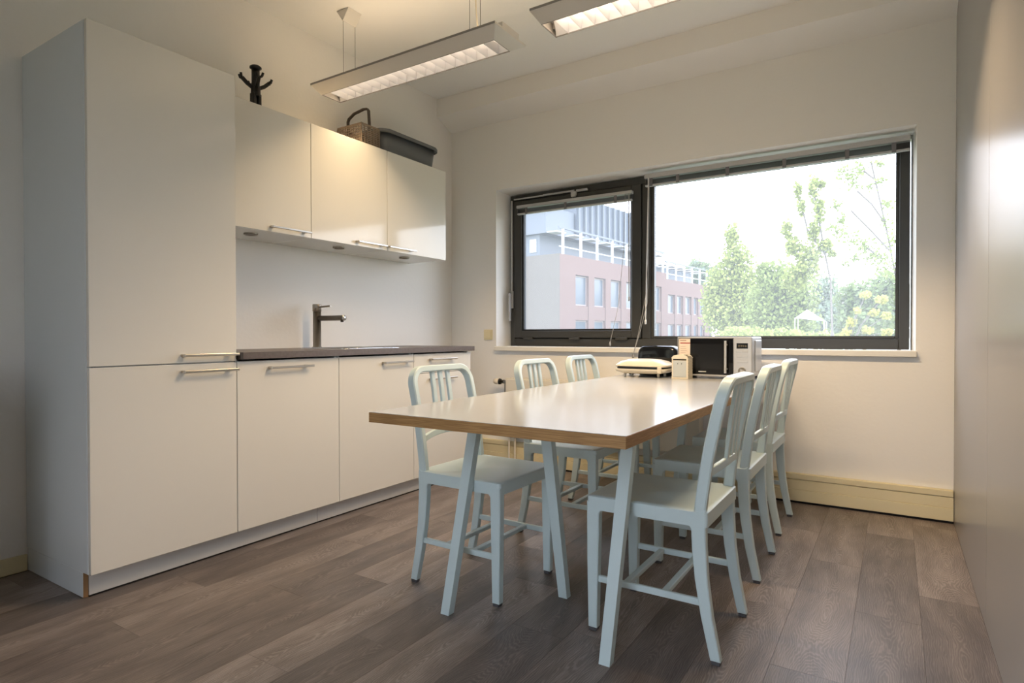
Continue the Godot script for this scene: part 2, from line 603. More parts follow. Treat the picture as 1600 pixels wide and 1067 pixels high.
func build_windows() -> void:
	var w := struct("window_1", "dark grey framed window, tilting sash on the left and fixed light on the right")
	var s := ST()
	frame_bars(s, -2.65, 0.916, 0.066, 2.132, [0.042, 0.062, 0.052, 0.05], 4.13, 4.20)
	bx(s, V(-1.532, 0.978, 4.13), V(-1.470, 2.082, 4.20), 0.003)
	frame_bars(s, -2.64, 0.92, -1.47, 2.128, [0.08, 0.11, 0.09, 0.11], 4.183, 4.215)
	obj("frame", s, M.frame, w)
	s = ST()
	frame_bars(s, -1.470, 0.978, 0.014, 2.082, [0.024, 0.018, 0.018, 0.02], 4.140, 4.185)
	obj("glazing_bead", s, M.frame, w)
	box("pane", V(-1.445, 0.997, 4.160), V(-0.005, 2.061, 4.164), M.glass, w)
	# the sash, a little proud of the frame
	s = ST()
	frame_bars(s, -2.604, 0.983, -1.536, 2.078, [0.07, 0.055, 0.07, 0.06], 4.112, 4.18)
	var sash := obj("sash", s, M.frame, w)
	s = ST()
	frame_bars(s, -2.534, 1.038, -1.606, 2.018, [0.012, 0.012, 0.012, 0.012], 4.125, 4.165, 0.001)
	obj("gasket", s, M.gasket, sash)
	box("pane", V(-2.523, 1.049, 4.146), V(-1.617, 2.007, 4.150), M.glass, sash)
	for x in [-2.47, -2.06, -1.68]:
		box("hinge", V(x - 0.045, 0.968, 4.10), V(x + 0.045, 0.988, 4.125), M.frame, sash, 0.003)
	# linkage that tilts the sash
	s = ST()
	bx(s, V(-2.608, 2.091, 4.112), V(-2.33, 2.103, 4.124), 0.002)
	bx(s, V(-2.335, 2.092, 4.106), V(-2.06, 2.106, 4.122), 0.002)
	bx(s, V(-2.045, 2.088, 4.106), V(-1.95, 2.106, 4.122), 0.002)
	obj("top_rod", s, M.blind, w, "light grey rod along the top of the sash")
	s = ST()
	bx(s, V(-2.085, 2.060, 4.095), V(-2.04, 2.092, 4.118), 0.004)
	bx(s, V(-2.078, 2.048, 4.085), V(-2.042, 2.068, 4.108), 0.003)
	obj("scissor_arm", s, M.blind, w)
	s = ST()
	bx(s, V(-2.628, 1.33, 4.10), V(-2.616, 2.088, 4.114), 0.002)
	obj("side_rod", s, M.blind, w, "light grey rod down the left edge of the sash")
	s = ST()
	bx(s, V(-2.636, 1.115, 4.07), V(-2.622, 1.342, 4.10), 0.004)
	bx(s, V(-2.632, 1.22, 4.10), V(-2.612, 1.36, 4.122), 0.003)
	obj("lever_handle", s, M.blind, w, "light grey lever of the window opener")
	var sl := struct("window_sill", "white window sill")
	box("board", V(-2.692, 0.879, 3.945), V(0.099, 0.915, 4.13), M.sill, sl, 0.004)
	# the glazing behind the camera
	var w2 := struct("window_2", "wide window behind the camera")
	s = ST()
	frame_bars(s, -1.10, 0.15, 0.08, 2.25, [0.06, 0.06, 0.06, 0.06], ZB - 0.06, ZB - 0.13)
	bx(s, V(-0.545, 0.21, ZB - 0.06), V(-0.475, 2.19, ZB - 0.13), 0.003)
	obj("frame", s, M.frame, w2)
	box("pane", V(-1.04, 0.21, ZB - 0.095), V(-0.545, 2.19, ZB - 0.099), M.clear_glass, w2)
	box("pane", V(-0.475, 0.21, ZB - 0.095), V(0.02, 2.19, ZB - 0.099), M.clear_glass, w2)

# ---------------------------------------------------------------- kitchen
const ZK := 1.0447

func handle(parent: Node3D, fx: float, y: float, a: float, b: float) -> void:
	# a slim bar on two posts, standing off the front at x = fx
	var s := ST()
	bx(s, V(fx + 0.026, y - 0.0055, a), V(fx + 0.036, y + 0.0055, b), 0.0015)
	for d in [[a, a + 0.020], [b - 0.042, b - 0.022]]:
		bx(s, V(fx - 0.001, y - 0.0055, d[0]), V(fx + 0.0265, y + 0.0055, d[1]), 0.0015)
	obj("handle", s, M.steel, parent, "brushed steel bar handle")

func front(parent: Node3D, called: String, fx: float, y0: float, y1: float, a: float, b: float) -> MeshInstance3D:
	return box(called, V(fx - 0.019, y0, a + 0.0018), V(fx, y1, b - 0.0018), M.gloss, parent, 0.0012)

func build_kitchen() -> void:
	var D := -2.5475
	var yb := 0.0995
	var yt := 0.8838
	# tall unit
	var t := thing("tall_cabinet", "tall white gloss cabinet with two doors, at the left end of the kitchen", "cabinet", V(-2.86, 0, ZK + 0.3))
	var o := t.position
	var part := func(called: String, a: Vector3, b: Vector3, m: Material, bev: float) -> MeshInstance3D:
		return box(called, a - o, b - o, m, t, bev)
	part.call("body", V(XL + 0.004, yb, ZK + 0.019), V(D - 0.021, 2.186, ZK + 0.598), M.carcass, 0.001)
	part.call("side_panel", V(XL + 0.004, yb, ZK - 0.002), V(D - 0.020, 2.188, ZK + 0.018), M.carcass, 0.001)
	part.call("plinth_side", V(XL + 0.016, 0.002, ZK - 0.001), V(D - 0.062, yb - 0.001, ZK + 0.016), M.carcass, 0.001)
	part.call("plinth_edging", V(D - 0.0615, 0.002, ZK - 0.001), V(D - 0.060, yb - 0.001, ZK + 0.016), M.edging, 0.0)
	for d in [[yb, 0.8815, 0.850], [0.8865, 2.188, 0.919]]:
		var s := ST()
		bx(s, V(D - 0.019, d[0], ZK) - o, V(D, d[1], ZK + 0.5975) - o, 0.0012)
		var door := obj("door", s, M.gloss, t)
		handle_at(door, D, d[2], ZK + 0.342, ZK + 0.592, o)
	# base units
	var base := [
		["base_cabinet", "white gloss base cabinet with one door, next to the tall cabinet", [[yb, yt, 0.849, 0.160, 0.410]]],
		["base_cabinet", "white gloss base cabinet with one door, behind the table's near corner", [[yb, yt, 0.842, 0.322, 0.568]]],
		["drawer_cabinet", "white gloss drawer unit at the window end of the worktop", [[0.7605, yt, 0.847, 0.145, 0.405], [yb, 0.7575, 0.720, 0.145, 0.405]]],
	]
	for k in 3:
		var z0 := ZK + 0.6 * (k + 1)
		t = thing(base[k][0], base[k][1], "cabinet", V(-2.86, yb, z0 + 0.3), 0, "kitchen base units")
		o = t.position
		var sc := ST()
		bx(sc, V(XL + 0.004, yb + 0.001, z0 + 0.002) - o, V(D - 0.0205, 0.889, z0 + 0.018) - o)
		bx(sc, V(XL + 0.004, yb + 0.001, z0 + 0.582) - o, V(D - 0.0205, 0.889, z0 + 0.598) - o)
		bx(sc, V(XL + 0.004, yb + 0.001, z0 + 0.018) - o, V(D - 0.0205, yb + 0.017, z0 + 0.582) - o)
		bx(sc, V(XL + 0.004, yb + 0.017, z0 + 0.018) - o, V(XL + 0.012, 0.889, z0 + 0.582) - o)
		obj("body", sc, M.carcass, t)
		for d in base[k][2]:
			var s := ST()
			bx(s, V(D - 0.019, d[0], z0 + 0.0016) - o, V(D, d[1], z0 + 0.5984) - o, 0.0012)
			var fr := obj("drawer" if k == 2 else "door", s, M.gloss, t)
			handle_at(fr, D, d[2], z0 + d[3], z0 + d[4], o)
	t = thing("plinth", "grey-white plinth board running under the kitchen units", "plinth", V(D - 0.055, 0, ZK + 1.2))
	o = t.position
	for d in [[0.018, 1.098], [1.1005, 2.06], [2.0625, 2.398]]:
		box("plinth_board", V(D - 0.075, 0.006, ZK + d[0]) - o, V(D - 0.060, yb - 0.002, ZK + d[1]) - o, M.plinth, t, 0.001)
	box("floor_seal", V(D - 0.075, 0.0, ZK + 0.018) - o, V(D - 0.0585, 0.006, ZK + 2.398) - o, M.gap, t)
	# worktop with a cut-out for the sink
	t = thing("worktop", "dark taupe worktop over the base cabinets", "worktop", V(-2.83, 0.894, 2.54))
	o = t.position
	var za := ZK + 0.603
	var zb := ZK + 2.412
	var xf := -2.522
	var hole := [-2.955, 2.35, -2.63, 2.77]
	var s2 := ST()
	for r in [[XL + 0.003, za, hole[0], zb], [hole[2], za, xf, zb], [hole[0], za, hole[2], hole[1]], [hole[0], hole[3], hole[2], zb]]:
		bx(s2, V(r[0], 0.894, r[1]) - o, V(r[2], 0.926, r[3]) - o)
	obj("slab", s2, M.worktop, t)
	box("end_edging", V(-2.60, 0.8945, za - 0.002) - o, V(xf + 0.001, 0.9265, za + 0.012) - o, M.worktop_end, t)
	# sink
	t = thing("sink", "stainless steel sink let into the worktop", "sink", V(-2.79, 0.926, 2.56))
	o = t.position
	var s3 := ST()
	var cx := -2.7925
	var cd := 2.56
	var rings := []
	for q in [[0.195, 0.245, 0.9262], [0.190, 0.240, 0.9305], [0.155, 0.203, 0.9295], [0.148, 0.196, 0.9225], [0.142, 0.19, 0.84], [0.10, 0.15, 0.825], [0.02, 0.02, 0.822]]:
		var ring := rring(0, 0, q[0], q[1], minf(0.05, q[0] * 0.9), 0.0)
		var rr := []
		for p in ring:
			rr.append(V(cx, 0, cd) - o + Vector3(p.x, q[2], p.z))
		rings.append(rr)
	loft(s3, rings, true, false, true)
	obj("bowl", s3, M.sink, t)
	s3 = ST()
	lathe(s3, [Vector2(0.0, 0.0), Vector2(0.03, 0.0), Vector2(0.035, 0.003), Vector2(0.0, 0.004)], V(cx, 0.8225, cd) - o)
	obj("drain", s3, M.dark_steel, t)
	# tap
	t = thing("faucet", "tall brushed steel mixer tap behind the sink", "faucet", V(-3.035, 0.926, 2.50))
	s3 = ST()
	lathe(s3, [Vector2(0.0, 0.0), Vector2(0.031, 0.0), Vector2(0.031, 0.004), Vector2(0.025, 0.008), Vector2(0.0245, 0.225), Vector2(0.0, 0.225)], Vector3.ZERO, Vector3.UP, 24)
	obj("column", s3, M.dark_steel, t)
	s3 = ST()
	lathe(s3, [Vector2(0.0, 0.0), Vector2(0.0265, 0.0), Vector2(0.0265, 0.042), Vector2(0.025, 0.044), Vector2(0.0, 0.044)], Vector3(0, 0.2265, 0), Vector3.UP, 24)
	obj("cap", s3, M.dark_steel, t)
	s3 = ST()
	tube(s3, [Vector3(0.02, 0.253, 0), Vector3(0.125, 0.257, 0)], 0.0055, 10)
	obj("lever", s3, M.dark_steel, t)
	s3 = ST()
	lathe(s3, [Vector2(0.0, 0.0), Vector2(0.0165, 0.0), Vector2(0.0165, 0.225), Vector2(0.0, 0.225)], Vector3(0.018, 0.183, 0), Vector3.RIGHT, 20)
	lathe(s3, [Vector2(0.0, 0.0), Vector2(0.010, 0.0), Vector2(0.010, 0.012), Vector2(0.0, 0.012)], Vector3(0.226, 0.158, 0), Vector3.UP, 14)
	obj("spout", s3, M.dark_steel, t)
	s3 = ST()
	lathe(s3, [Vector2(0.0, 0.0), Vector2(0.0168, 0.0), Vector2(0.0160, 0.004), Vector2(0.0, 0.005)], Vector3(0.243, 0.183, 0), Vector3.RIGHT, 20)
	obj("spout_cap", s3, M.sink, t, "bright cap on the end of the spout")
	# wall units
	var U := -2.7693
	var labels := ["white gloss wall cabinet touching the tall cabinet, under the black hook stand", "middle white gloss wall cabinet, under the wicker-look basket", "white gloss wall cabinet at the window end, under the grey tub"]
	var hd := [[0.328, 0.575], [0.322, 0.566], [-0.01, 0.245]]
	for k in 3:
		var z0 := ZK + 0.6 * (k + 1)
		t = thing("wall_cabinet", labels[k], "cabinet", V(-2.95, 1.55, z0 + 0.3), 0, "kitchen wall units")
		o = t.position
		box("body", V(XL + 0.004, 1.5495, z0 + 0.0015) - o, V(U - 0.0205, 2.1905, z0 + 0.5985) - o, M.gloss, t, 0.001)
		var s := ST()
		bx(s, V(U - 0.019, 1.5494, z0 + 0.0016) - o, V(U, 2.1925, z0 + 0.5984) - o, 0.0012)
		var door := obj("door", s, M.gloss, t)
		handle_at(door, U, 1.5735, z0 + hd[k][0] + (0.004 if k < 2 else 0.0), z0 + hd[k][1] + (0.004 if k < 2 else 0.0), o)
		s = ST()
		lathe(s, [Vector2(0.0, 0.004), Vector2(0.024, 0.004), Vector2(0.026, 0.0), Vector2(0.034, -0.001), Vector2(0.036, 0.003), Vector2(0.036, 0.008)], V(-2.915, 1.5425, ZK + [0.922, 1.525, 2.115][k]) - o, Vector3.UP, 20)
		obj("spotlight", s, M.dark_steel, t, "round steel spotlight, switched off")
	
func handle_at(parent: Node3D, fx: float, y: float, a: float, b: float, o: Vector3) -> void:
	var s := ST()
	bx(s, V(fx + 0.026, y - 0.0055, a) - o, V(fx + 0.036, y + 0.0055, b) - o, 0.0015)
	for d in [[a, a + 0.022], [b - 0.044, b - 0.022]]:
		bx(s, V(fx + 0.0003, y - 0.0055, d[0]) - o, V(fx + 0.0265, y + 0.0055, d[1]) - o, 0.0015)
	obj("handle", s, M.steel, parent, "brushed steel bar handle")

func build_sideboard() -> void:
	var t := thing("sideboard", "low grey cupboard against the left wall, nearer than the tall cabinet", "cupboard", V(-2.86, 0, 0.1))
	box("body", Vector3(-0.26, 0.06, -0.62), Vector3(0.29, 0.90, 0.75), M.carcass, t, 0.002)
	box("base", Vector3(-0.26, 0.0, -0.60), Vector3(0.25, 0.06, 0.73), M.gap, t)
	for z in [-0.615, 0.07]:
		var d := box("door", Vector3(0.29, 0.08, z), Vector3(0.308, 0.88, z + 0.68), M.carcass, t, 0.002)
		box("handle", Vector3(0.308, 0.78, z + 0.30), Vector3(0.33, 0.79, z + 0.42), M.steel, d, 0.001)

# ---------------------------------------------------------------- table and chairs
func build_table() -> void:
	var x0 := -1.472
	var x1 := -0.569
	var a := 1.422
	var b := 3.845
	var T := 0.75
	var o := V((x0 + x1) / 2, 0, (a + b) / 2)
	var t := thing("dining_table", "long white-topped table with plywood edge on pale trestle legs", "table", o)
	var top := box("tabletop", V(x0, T - 0.034, a) - o, V(x1, T - 0.0015, b) - o, M.ply, t, 0.001, "plywood board with brown cut edge")
	box("laminate", V(x0 + 0.001, T - 0.0015, a + 0.001) - o, V(x1 - 0.001, T, b - 0.001) - o, M.table_white, top, 0.0006, "smooth white laminate surface")
	for k in 2:
		var tr := Node3D.new()
		tr.name = "trestle"
		t.add_child(tr, true)
		var zf := 1.695 if k == 0 else 3.79
		var zr := 2.045 if k == 0 else 3.40
		var zt := 1.862 if k == 0 else 3.655
		var zt2 := 1.885 if k == 0 else 3.62
		var uy := T - 0.036
		for l in [[-1.361, zf, -1.345, zt], [-0.742, zf, -0.728, zt], [-1.067, zr, -1.06, zt2]]:
			var s := ST()
			var p0 := V(l[0], 0.0, l[1]) - o
			var p1 := V(l[2], uy - 0.002, l[3]) - o
			var ring := func(p: Vector3, h: float) -> Array:
				return [p + Vector3(-h, 0, -0.016), p + Vector3(h, 0, -0.016), p + Vector3(h, 0, 0.016), p + Vector3(-h, 0, 0.016)]
			loft(s, [ring.call(p0, 0.018), ring.call(p1, 0.021)], false)
			obj("leg", s, M.paint, tr)
		var s2 := ST()
		bx(s2, V(-1.37, uy - 0.024, (zt + zt2) / 2 - 0.03) - o, V(-0.70, uy + 0.0018, (zt + zt2) / 2 + 0.03) - o, 0.002)
		obj("crossbar", s2, M.paint, tr)

func seat_height(x: float, z: float) -> float:
	var y := 0.464
	for sg in [-1.0, 1.0]:
		var dz: float = (z - sg * 0.085) / 0.075
		var dx := (x + 0.045) / 0.15
		y -= 0.016 * exp(-dz * dz - dx * dx)
		var ex := (x - 0.20) / 0.11
		y -= 0.012 * exp(-dz * dz * 0.8 - ex * ex)
	return y

func build_chair(label: String) -> Node3D:
	# local axes: +x is the front, the origin lies on the floor under the seat
	var t := thing("dining_chair", label, "chair", Vector3.ZERO, 0.0, "pale painted slat-back chairs at the table")
	# seat
	var s := ST()
	var rings := []
	var out := rring(0.018, 0, 0.202, 0.202, 0.014, 0, 7)
	var cen := Vector3(0.018, 0, 0)
	for k in [0.02, 0.15, 0.3, 0.45, 0.6, 0.72, 0.84, 0.93, 0.98, 1.0]:
		var r := []
		for p in out:
			var q: Vector3 = cen + (p - cen) * k
			q.y = seat_height(q.x, q.z) - (0.005 if k == 1.0 else 0.0015 if k == 0.98 else 0.0)
			r.append(q)
		rings.append(r)
	var low := []
	for p in out:
		low.append(Vector3(p.x, 0.414, p.z))
	var low2 := []
	for p in out:
		low2.append(cen + (Vector3(p.x, 0, p.z) - cen) * 0.94 + Vector3(0, 0.412, 0))
	s.set_smooth_group(0)
	for k in rings.size() - 1:
		for i in out.size():
			var j := (i + 1) % out.size()
			face(s, [rings[k][i], rings[k][j], rings[k + 1][j], rings[k + 1][i]], (rings[k][i] + rings[k + 1][j]) / 2 - Vector3(0, 1, 0))
	s.set_smooth_group(-1)
	face(s, rings[0], Vector3(0.018, 0, 0))
	loft(s, [rings[-1], low, low2], false, false, true)
	obj("seat", s, M.paint, t)
	# front legs: straight posts that flare into the seat
	for sg in [-1.0, 1.0]:
		s = ST()
		var poly := PackedVector2Array([Vector2(0.183, 0.012), Vector2(0.214, 0.012), Vector2(0.2185, 0.25), Vector2(0.2195, 0.440), Vector2(0.10, 0.440), Vector2(0.10, 0.4165)])
		poly.append_array(arc(Vector2(0.155, 0.3965), 0.02, 90, 0, 5))
		extrude(s, poly, sg * 0.170, sg * 0.2015, 0.003)
		var leg := obj("leg", s, M.paint, t)
		s = ST()
		bx(s, Vector3(0.185, 0, sg * 0.172), Vector3(0.212, 0.012, sg * 0.1995), 0.002)
		obj("glide", s, M.glide, leg, "dark grey foot glide")
	# rear legs sweep back to the floor
	for sg in [-1.0, 1.0]:
		s = ST()
		var poly := PackedVector2Array([Vector2(-0.224, 0.012), Vector2(-0.193, 0.012), Vector2(-0.164, 0.14), Vector2(-0.146, 0.25), Vector2(-0.137, 0.34), Vector2(-0.135, 0.385)])
		poly.append_array(arc(Vector2(-0.113, 0.395), 0.022, 170, 90, 5))
		poly.append_array(PackedVector2Array([Vector2(-0.06, 0.417), Vector2(-0.06, 0.440), Vector2(-0.14, 0.452), Vector2(-0.178, 0.470), Vector2(-0.179, 0.36), Vector2(-0.185, 0.25), Vector2(-0.199, 0.14)]))
		extrude(s, poly, sg * 0.173, sg * 0.2015, 0.003)
		var leg := obj("leg", s, M.paint, t)
		s = ST()
		bx(s, Vector3(-0.222, 0, sg * 0.175), Vector3(-0.196, 0.012, sg * 0.1995), 0.002)
		obj("glide", s, M.glide, leg, "dark grey foot glide")
	# the hoop of the back
	s = ST()
	var lean := func(y: float) -> float:
		var k: float = y - 0.46
		return -0.160 - 0.10 * k - 0.22 * k * k
	var pts := []
	for y in [0.45, 0.52, 0.60, 0.68, 0.75]:
		pts.append(Vector3(lean.call(y), y, 0.187))
	for p in arc(Vector2(0.122, 0.797), 0.065, 0, 90, 7):
		pts.append(Vector3(lean.call(p.y), p.y, p.x))
	var full := pts.duplicate()
	for k in range(pts.size() - 1, -1, -1):
		full.append(Vector3(pts[k].x, pts[k].y, -pts[k].z))
	bar(s, full, Vector3(1, 0.12, 0), 0.027, 0.036)
	obj("back_frame", s, M.paint, t)
	# curved lower rail
	s = ST()
	var rail := []
	for k in 13:
		var z := lerpf(-0.185, 0.185, k / 12.0)
		var bow := 0.032 * (1.0 - (z / 0.185) * (z / 0.185))
		rail.append(Vector3(lean.call(0.585) - bow, 0.575 + 0.022 * (1.0 - (z / 0.185) * (z / 0.185)), z))
	bar(s, rail, Vector3(0, 1, 0), 0.014, 0.026)
	obj("back_rail", s, M.paint, t)
	for z in [-0.052, 0.0, 0.052]:
		s = ST()
		var sp := []
		for y in [0.592, 0.66, 0.73, 0.80, 0.852]:
			var k: float = (y - 0.592) / 0.26
			sp.append(Vector3(lean.call(y) - lerpf(0.028, 0.006, k), y, z * lerpf(1.0, 0.96, k)))
		bar(s, sp, Vector3(1, 0.1, 0), 0.023, 0.013)
		obj("back_slat", s, M.paint, t)
	# stretchers
	for sg in [-1.0, 1.0]:
		s = ST()
		bx(s, Vector3(-0.180, 0.168, sg * 0.181), Vector3(0.195, 0.190, sg * 0.193), 0.002)
		obj("stretcher", s, M.paint, t)
	for x in [-0.045, 0.085]:
		s = ST()
		bx(s, Vector3(x - 0.011, 0.171, -0.181), Vector3(x + 0.011, 0.187, 0.181), 0.002)
		obj("stretcher", s, M.paint, t)
	return t

func build_chairs() -> void:
	var spots := [
		[-1.435, 2.030, -1.0, "pale chair nearest the kitchen's base cabinets, at the table's near left corner"],
		[-1.405, 2.79, 0.0, "middle pale chair on the kitchen side of the table, in front of the radiator valve"],
		[-1.455, 3.455, 0.5, "pale chair on the kitchen side nearest the window, beside the sandwich maker"],
		[-0.665, 2.058, 180.0, "pale chair in the right foreground, its whole side showing by the table corner"],
		[-0.680, 2.762, 180.6, "middle pale chair of the row on the right side of the table"],
		[-0.698, 3.43, 180.0, "pale chair on the right side nearest the window, beyond the microwave's corner"],
	]
	var first: Node3D = null
	for p in spots:
		var c: Node3D
		if first == null:
			first = build_chair(p[3])
			c = first
		else:
			c = first.duplicate()
			c.name = numbered("dining_chair")
			add_child(c)
			c.set_meta("label", p[3])
		c.position = V(p[0], 0, p[1])
		c.rotation.y = deg_to_rad(p[2])

# ---------------------------------------------------------------- lamps
func build_lamp(x0: float, x1: float, label: String, wires: Array, which: int) -> void:
	var za := 2.358      # near edge
	var zb := 2.635      # far edge
	var yt := 2.474
	var yb := 2.432
	var la := 2.417
	var lb := 2.560
	var zm := (za + zb) / 2
	var o := V((x0 + x1) / 2, yt, zm)
	var t := thing("pendant_lamp", label, "lamp", o, 0.0, "hanging fluorescent lamps")
	var i0 := x0 + 0.026
	var i1 := x1 - 0.045
	# housing: rim, sloping sides down to the louvre opening
	var P := func(x: float, y: float, d: float) -> Vector3:
		return V(x, y, d) - o
	var s := ST()
	var c: Vector3 = P.call((x0 + x1) / 2, (yt + yb) / 2 + 0.01, zm)
	var q := [[x0, za, i0, la], [x1, za, i1, la], [x1, zb, i1, lb], [x0, zb, i0, lb]]
	for k in 4:
		var a: Array = q[k]
		var b: Array = q[(k + 1) % 4]
		face(s, [P.call(a[0], yt, a[1]), P.call(b[0], yt, b[1]), P.call(b[2], yb, b[3]), P.call(a[2], yb, a[3])], c)
		face(s, [P.call(a[0], yt, a[1]), P.call(b[0], yt, b[1]), P.call(b[0], yt + 0.010, b[1]), P.call(a[0], yt + 0.010, a[1])], c)
	# top deck, and the gear box on it with an open slot over the tube
	var ym := yt + 0.010
	var yd := yt + 0.036
	for r in [[za, zm - 0.075, ym], [zm + 0.075, zb, ym], [zm - 0.075, zm - 0.030, yd], [zm + 0.030, zm + 0.075, yd]]:
		face(s, [P.call(x0, r[2], r[0]), P.call(x1, r[2], r[0]), P.call(x1, r[2], r[1]), P.call(x0, r[2], r[1])], c)
	for z in [zm - 0.075, zm + 0.075]:
		face(s, [P.call(x0, ym, z), P.call(x1, ym, z), P.call(x1, yd, z), P.call(x0, yd, z)], c)
	for x in [x0, x1]:
		face(s, [P.call(x, ym, zm - 0.075), P.call(x, ym, zm + 0.075), P.call(x, yd, zm + 0.075), P.call(x, yd, zm - 0.075)], c)
	for r in [[x0, i0 + 0.03], [i1 - 0.03, x1]]:
		face(s, [P.call(r[0], yd, zm - 0.030), P.call(r[1], yd, zm - 0.030), P.call(r[1], yd, zm + 0.030), P.call(r[0], yd, zm + 0.030)], c)
	obj("housing", s, M.lamp_body, t)
	box("rim", P.call(x0, yt + 0.0005, za - 0.0015), P.call(x1, yt + 0.0115, za), M.lamp_edge, t)
	s = ST()
	for r in [[la, la + 0.002], [lb - 0.002, lb]]:
		bx(s, P.call(i0, yb - 0.0015, r[0]), P.call(i1, yb + 0.004, r[1]))
	for r in [[i0, i0 + 0.002], [i1 - 0.002, i1]]:
		bx(s, P.call(r[0], yb - 0.0015, la), P.call(r[1], yb + 0.004, lb))
	obj("louvre_frame", s, M.lamp_edge, t)
	# reflector sides
	for r in [[la + 0.002, zm - 0.030], [lb - 0.002, zm + 0.030]]:
		s = ST()
		var rr := []
		for k in 5:
			var u := k / 4.0
			var zz: float = lerpf(r[0], r[1], u * u)
			var yy := lerpf(yb + 0.004, yt + 0.0355, u)
			rr.append([P.call(i0 + 0.002, yy, zz), P.call(i1 - 0.002, yy, zz)])
		s.set_smooth_group(0)
		for k in 4:
			face(s, [rr[k][0], rr[k][1], rr[k + 1][1], rr[k + 1][0]], P.call((x0 + x1) / 2, yt + 0.2, zm + (0.5 if r[0] > zm else -0.5)))
		obj("reflector", s, M.mirror, t)
	# cross blades
	var n := 17
	for k in n:
		var x := lerpf(i0, i1, (k + 1.0) / (n + 1.0))
		s = ST()
		var lo := [P.call(x - 0.0008, yb + 0.0005, la + 0.003), P.call(x + 0.0008, yb + 0.0005, la + 0.003), P.call(x + 0.0008, yb + 0.0005, lb - 0.003), P.call(x - 0.0008, yb + 0.0005, lb - 0.003)]
		var hi := [P.call(x - 0.006, yb + 0.050, la + 0.012), P.call(x + 0.006, yb + 0.050, la + 0.012), P.call(x + 0.006, yb + 0.050, lb - 0.012), P.call(x - 0.006, yb + 0.050, lb - 0.012)]
		loft(s, [lo, hi], false)
		obj("louvre_blade", s, M.mirror, t)
	# the tube and its light
	s = ST()
	var ty := yt + 0.022
	tube(s, [P.call(i0 + 0.035, ty, zm), P.call(i1 - 0.035, ty, zm)], 0.008, 10)
	obj("fluorescent_tube", s, M.tube_glow if which == 0 else M.tube_glow_2, t, "glowing white tube")
	# its light: down through the louvre, whose blades cut it off at 60 degrees, and a little up through the slot
	for k in 8:
		var sp := SpotLight3D.new()
		sp.name = "louvre_light"
		sp.spot_angle = 62.0
		sp.spot_angle_attenuation = 0.35
		sp.spot_range = 12.0
		sp.spot_attenuation = 2.0
		sp.light_size = 0.025
		sp.light_color = LAMP_COLOR
		sp.light_energy = LAMP_DOWN[which] / 8.0
		sp.shadow_enabled = true
		t.add_child(sp, true)
		sp.position = P.call(lerpf(i0, i1, (k + 0.5) / 8.0), yb - 0.028, zm)
		sp.rotation = Vector3(-PI / 2, 0, 0)
	var al := AreaLight3D.new()
	al.name = "slot_light"
	al.area_size = Vector2(i1 - i0 - 0.07, 0.05)
	al.light_color = LAMP_COLOR
	al.light_energy = LAMP_UP[which]
	al.area_range = 12.0
	al.shadow_enabled = true
	t.add_child(al, true)
	al.position = P.call((i0 + i1) / 2, yd + 0.002, zm)
	al.rotation = Vector3(PI / 2, 0, 0)
	# suspension
	for wx in wires:
		for dz in [-0.046, 0.046]:
			s = ST()
			tube(s, [P.call(wx, yt + 0.040, zm + dz), P.call(wx, HC - 0.055, zm + dz)], 0.0013, 6)
			obj("suspension_wire", s, M.wire, t)
			s = ST()
			lathe(s, [Vector2(0.0, 0.0), Vector2(0.006, 0.0), Vector2(0.006, 0.018), Vector2(0.002, 0.034), Vector2(0.0, 0.034)], P.call(wx, yt + 0.0365, zm + dz), Vector3.UP, 10)
			obj("wire_grip", s, M.black, t)
		s = ST()
		var ra := []
		var rb := []
		for p in [[-0.05, HC - 0.001], [0.05, HC - 0.001], [0.0015, HC - 0.066], [-0.0015, HC - 0.066]]:
			ra.append(P.call(wx + p[0], p[1], zm - 0.05))
			rb.append(P.call(wx + p[0], p[1], zm + 0.05))
		loft(s, [ra, rb], false)
		obj("ceiling_canopy", s, M.lamp_body, t)
	if wires.size() > 1:
		s = ST()
		tube(s, [P.call(wires[1] + 0.0, yt + 0.030, zm + 0.034), P.call(wires[1] + 0.004, yt + 0.2, zm + 0.003), P.call(wires[1], HC - 0.05, zm)], 0.0035, 8)
		obj("power_cable", s, M.ivory, t, "beige power cable")

const LAMP_DOWN := [1.0, 3.1]    # the second lamp's tube is the fresher one
const LAMP_UP := [0.15, 0.32]
const LAMP_COLOR := Color(1.0, 0.87, 0.69)

func build_lamps() -> void:
	build_lamp(-2.910, -1.598, "hanging louvred strip lamp above the wall cabinets, whole in view", [-2.734, -1.815], 0)
	build_lamp(-1.408, -0.096, "hanging louvred strip lamp cut by the top edge, above the table", [-1.232, -0.313], 1)

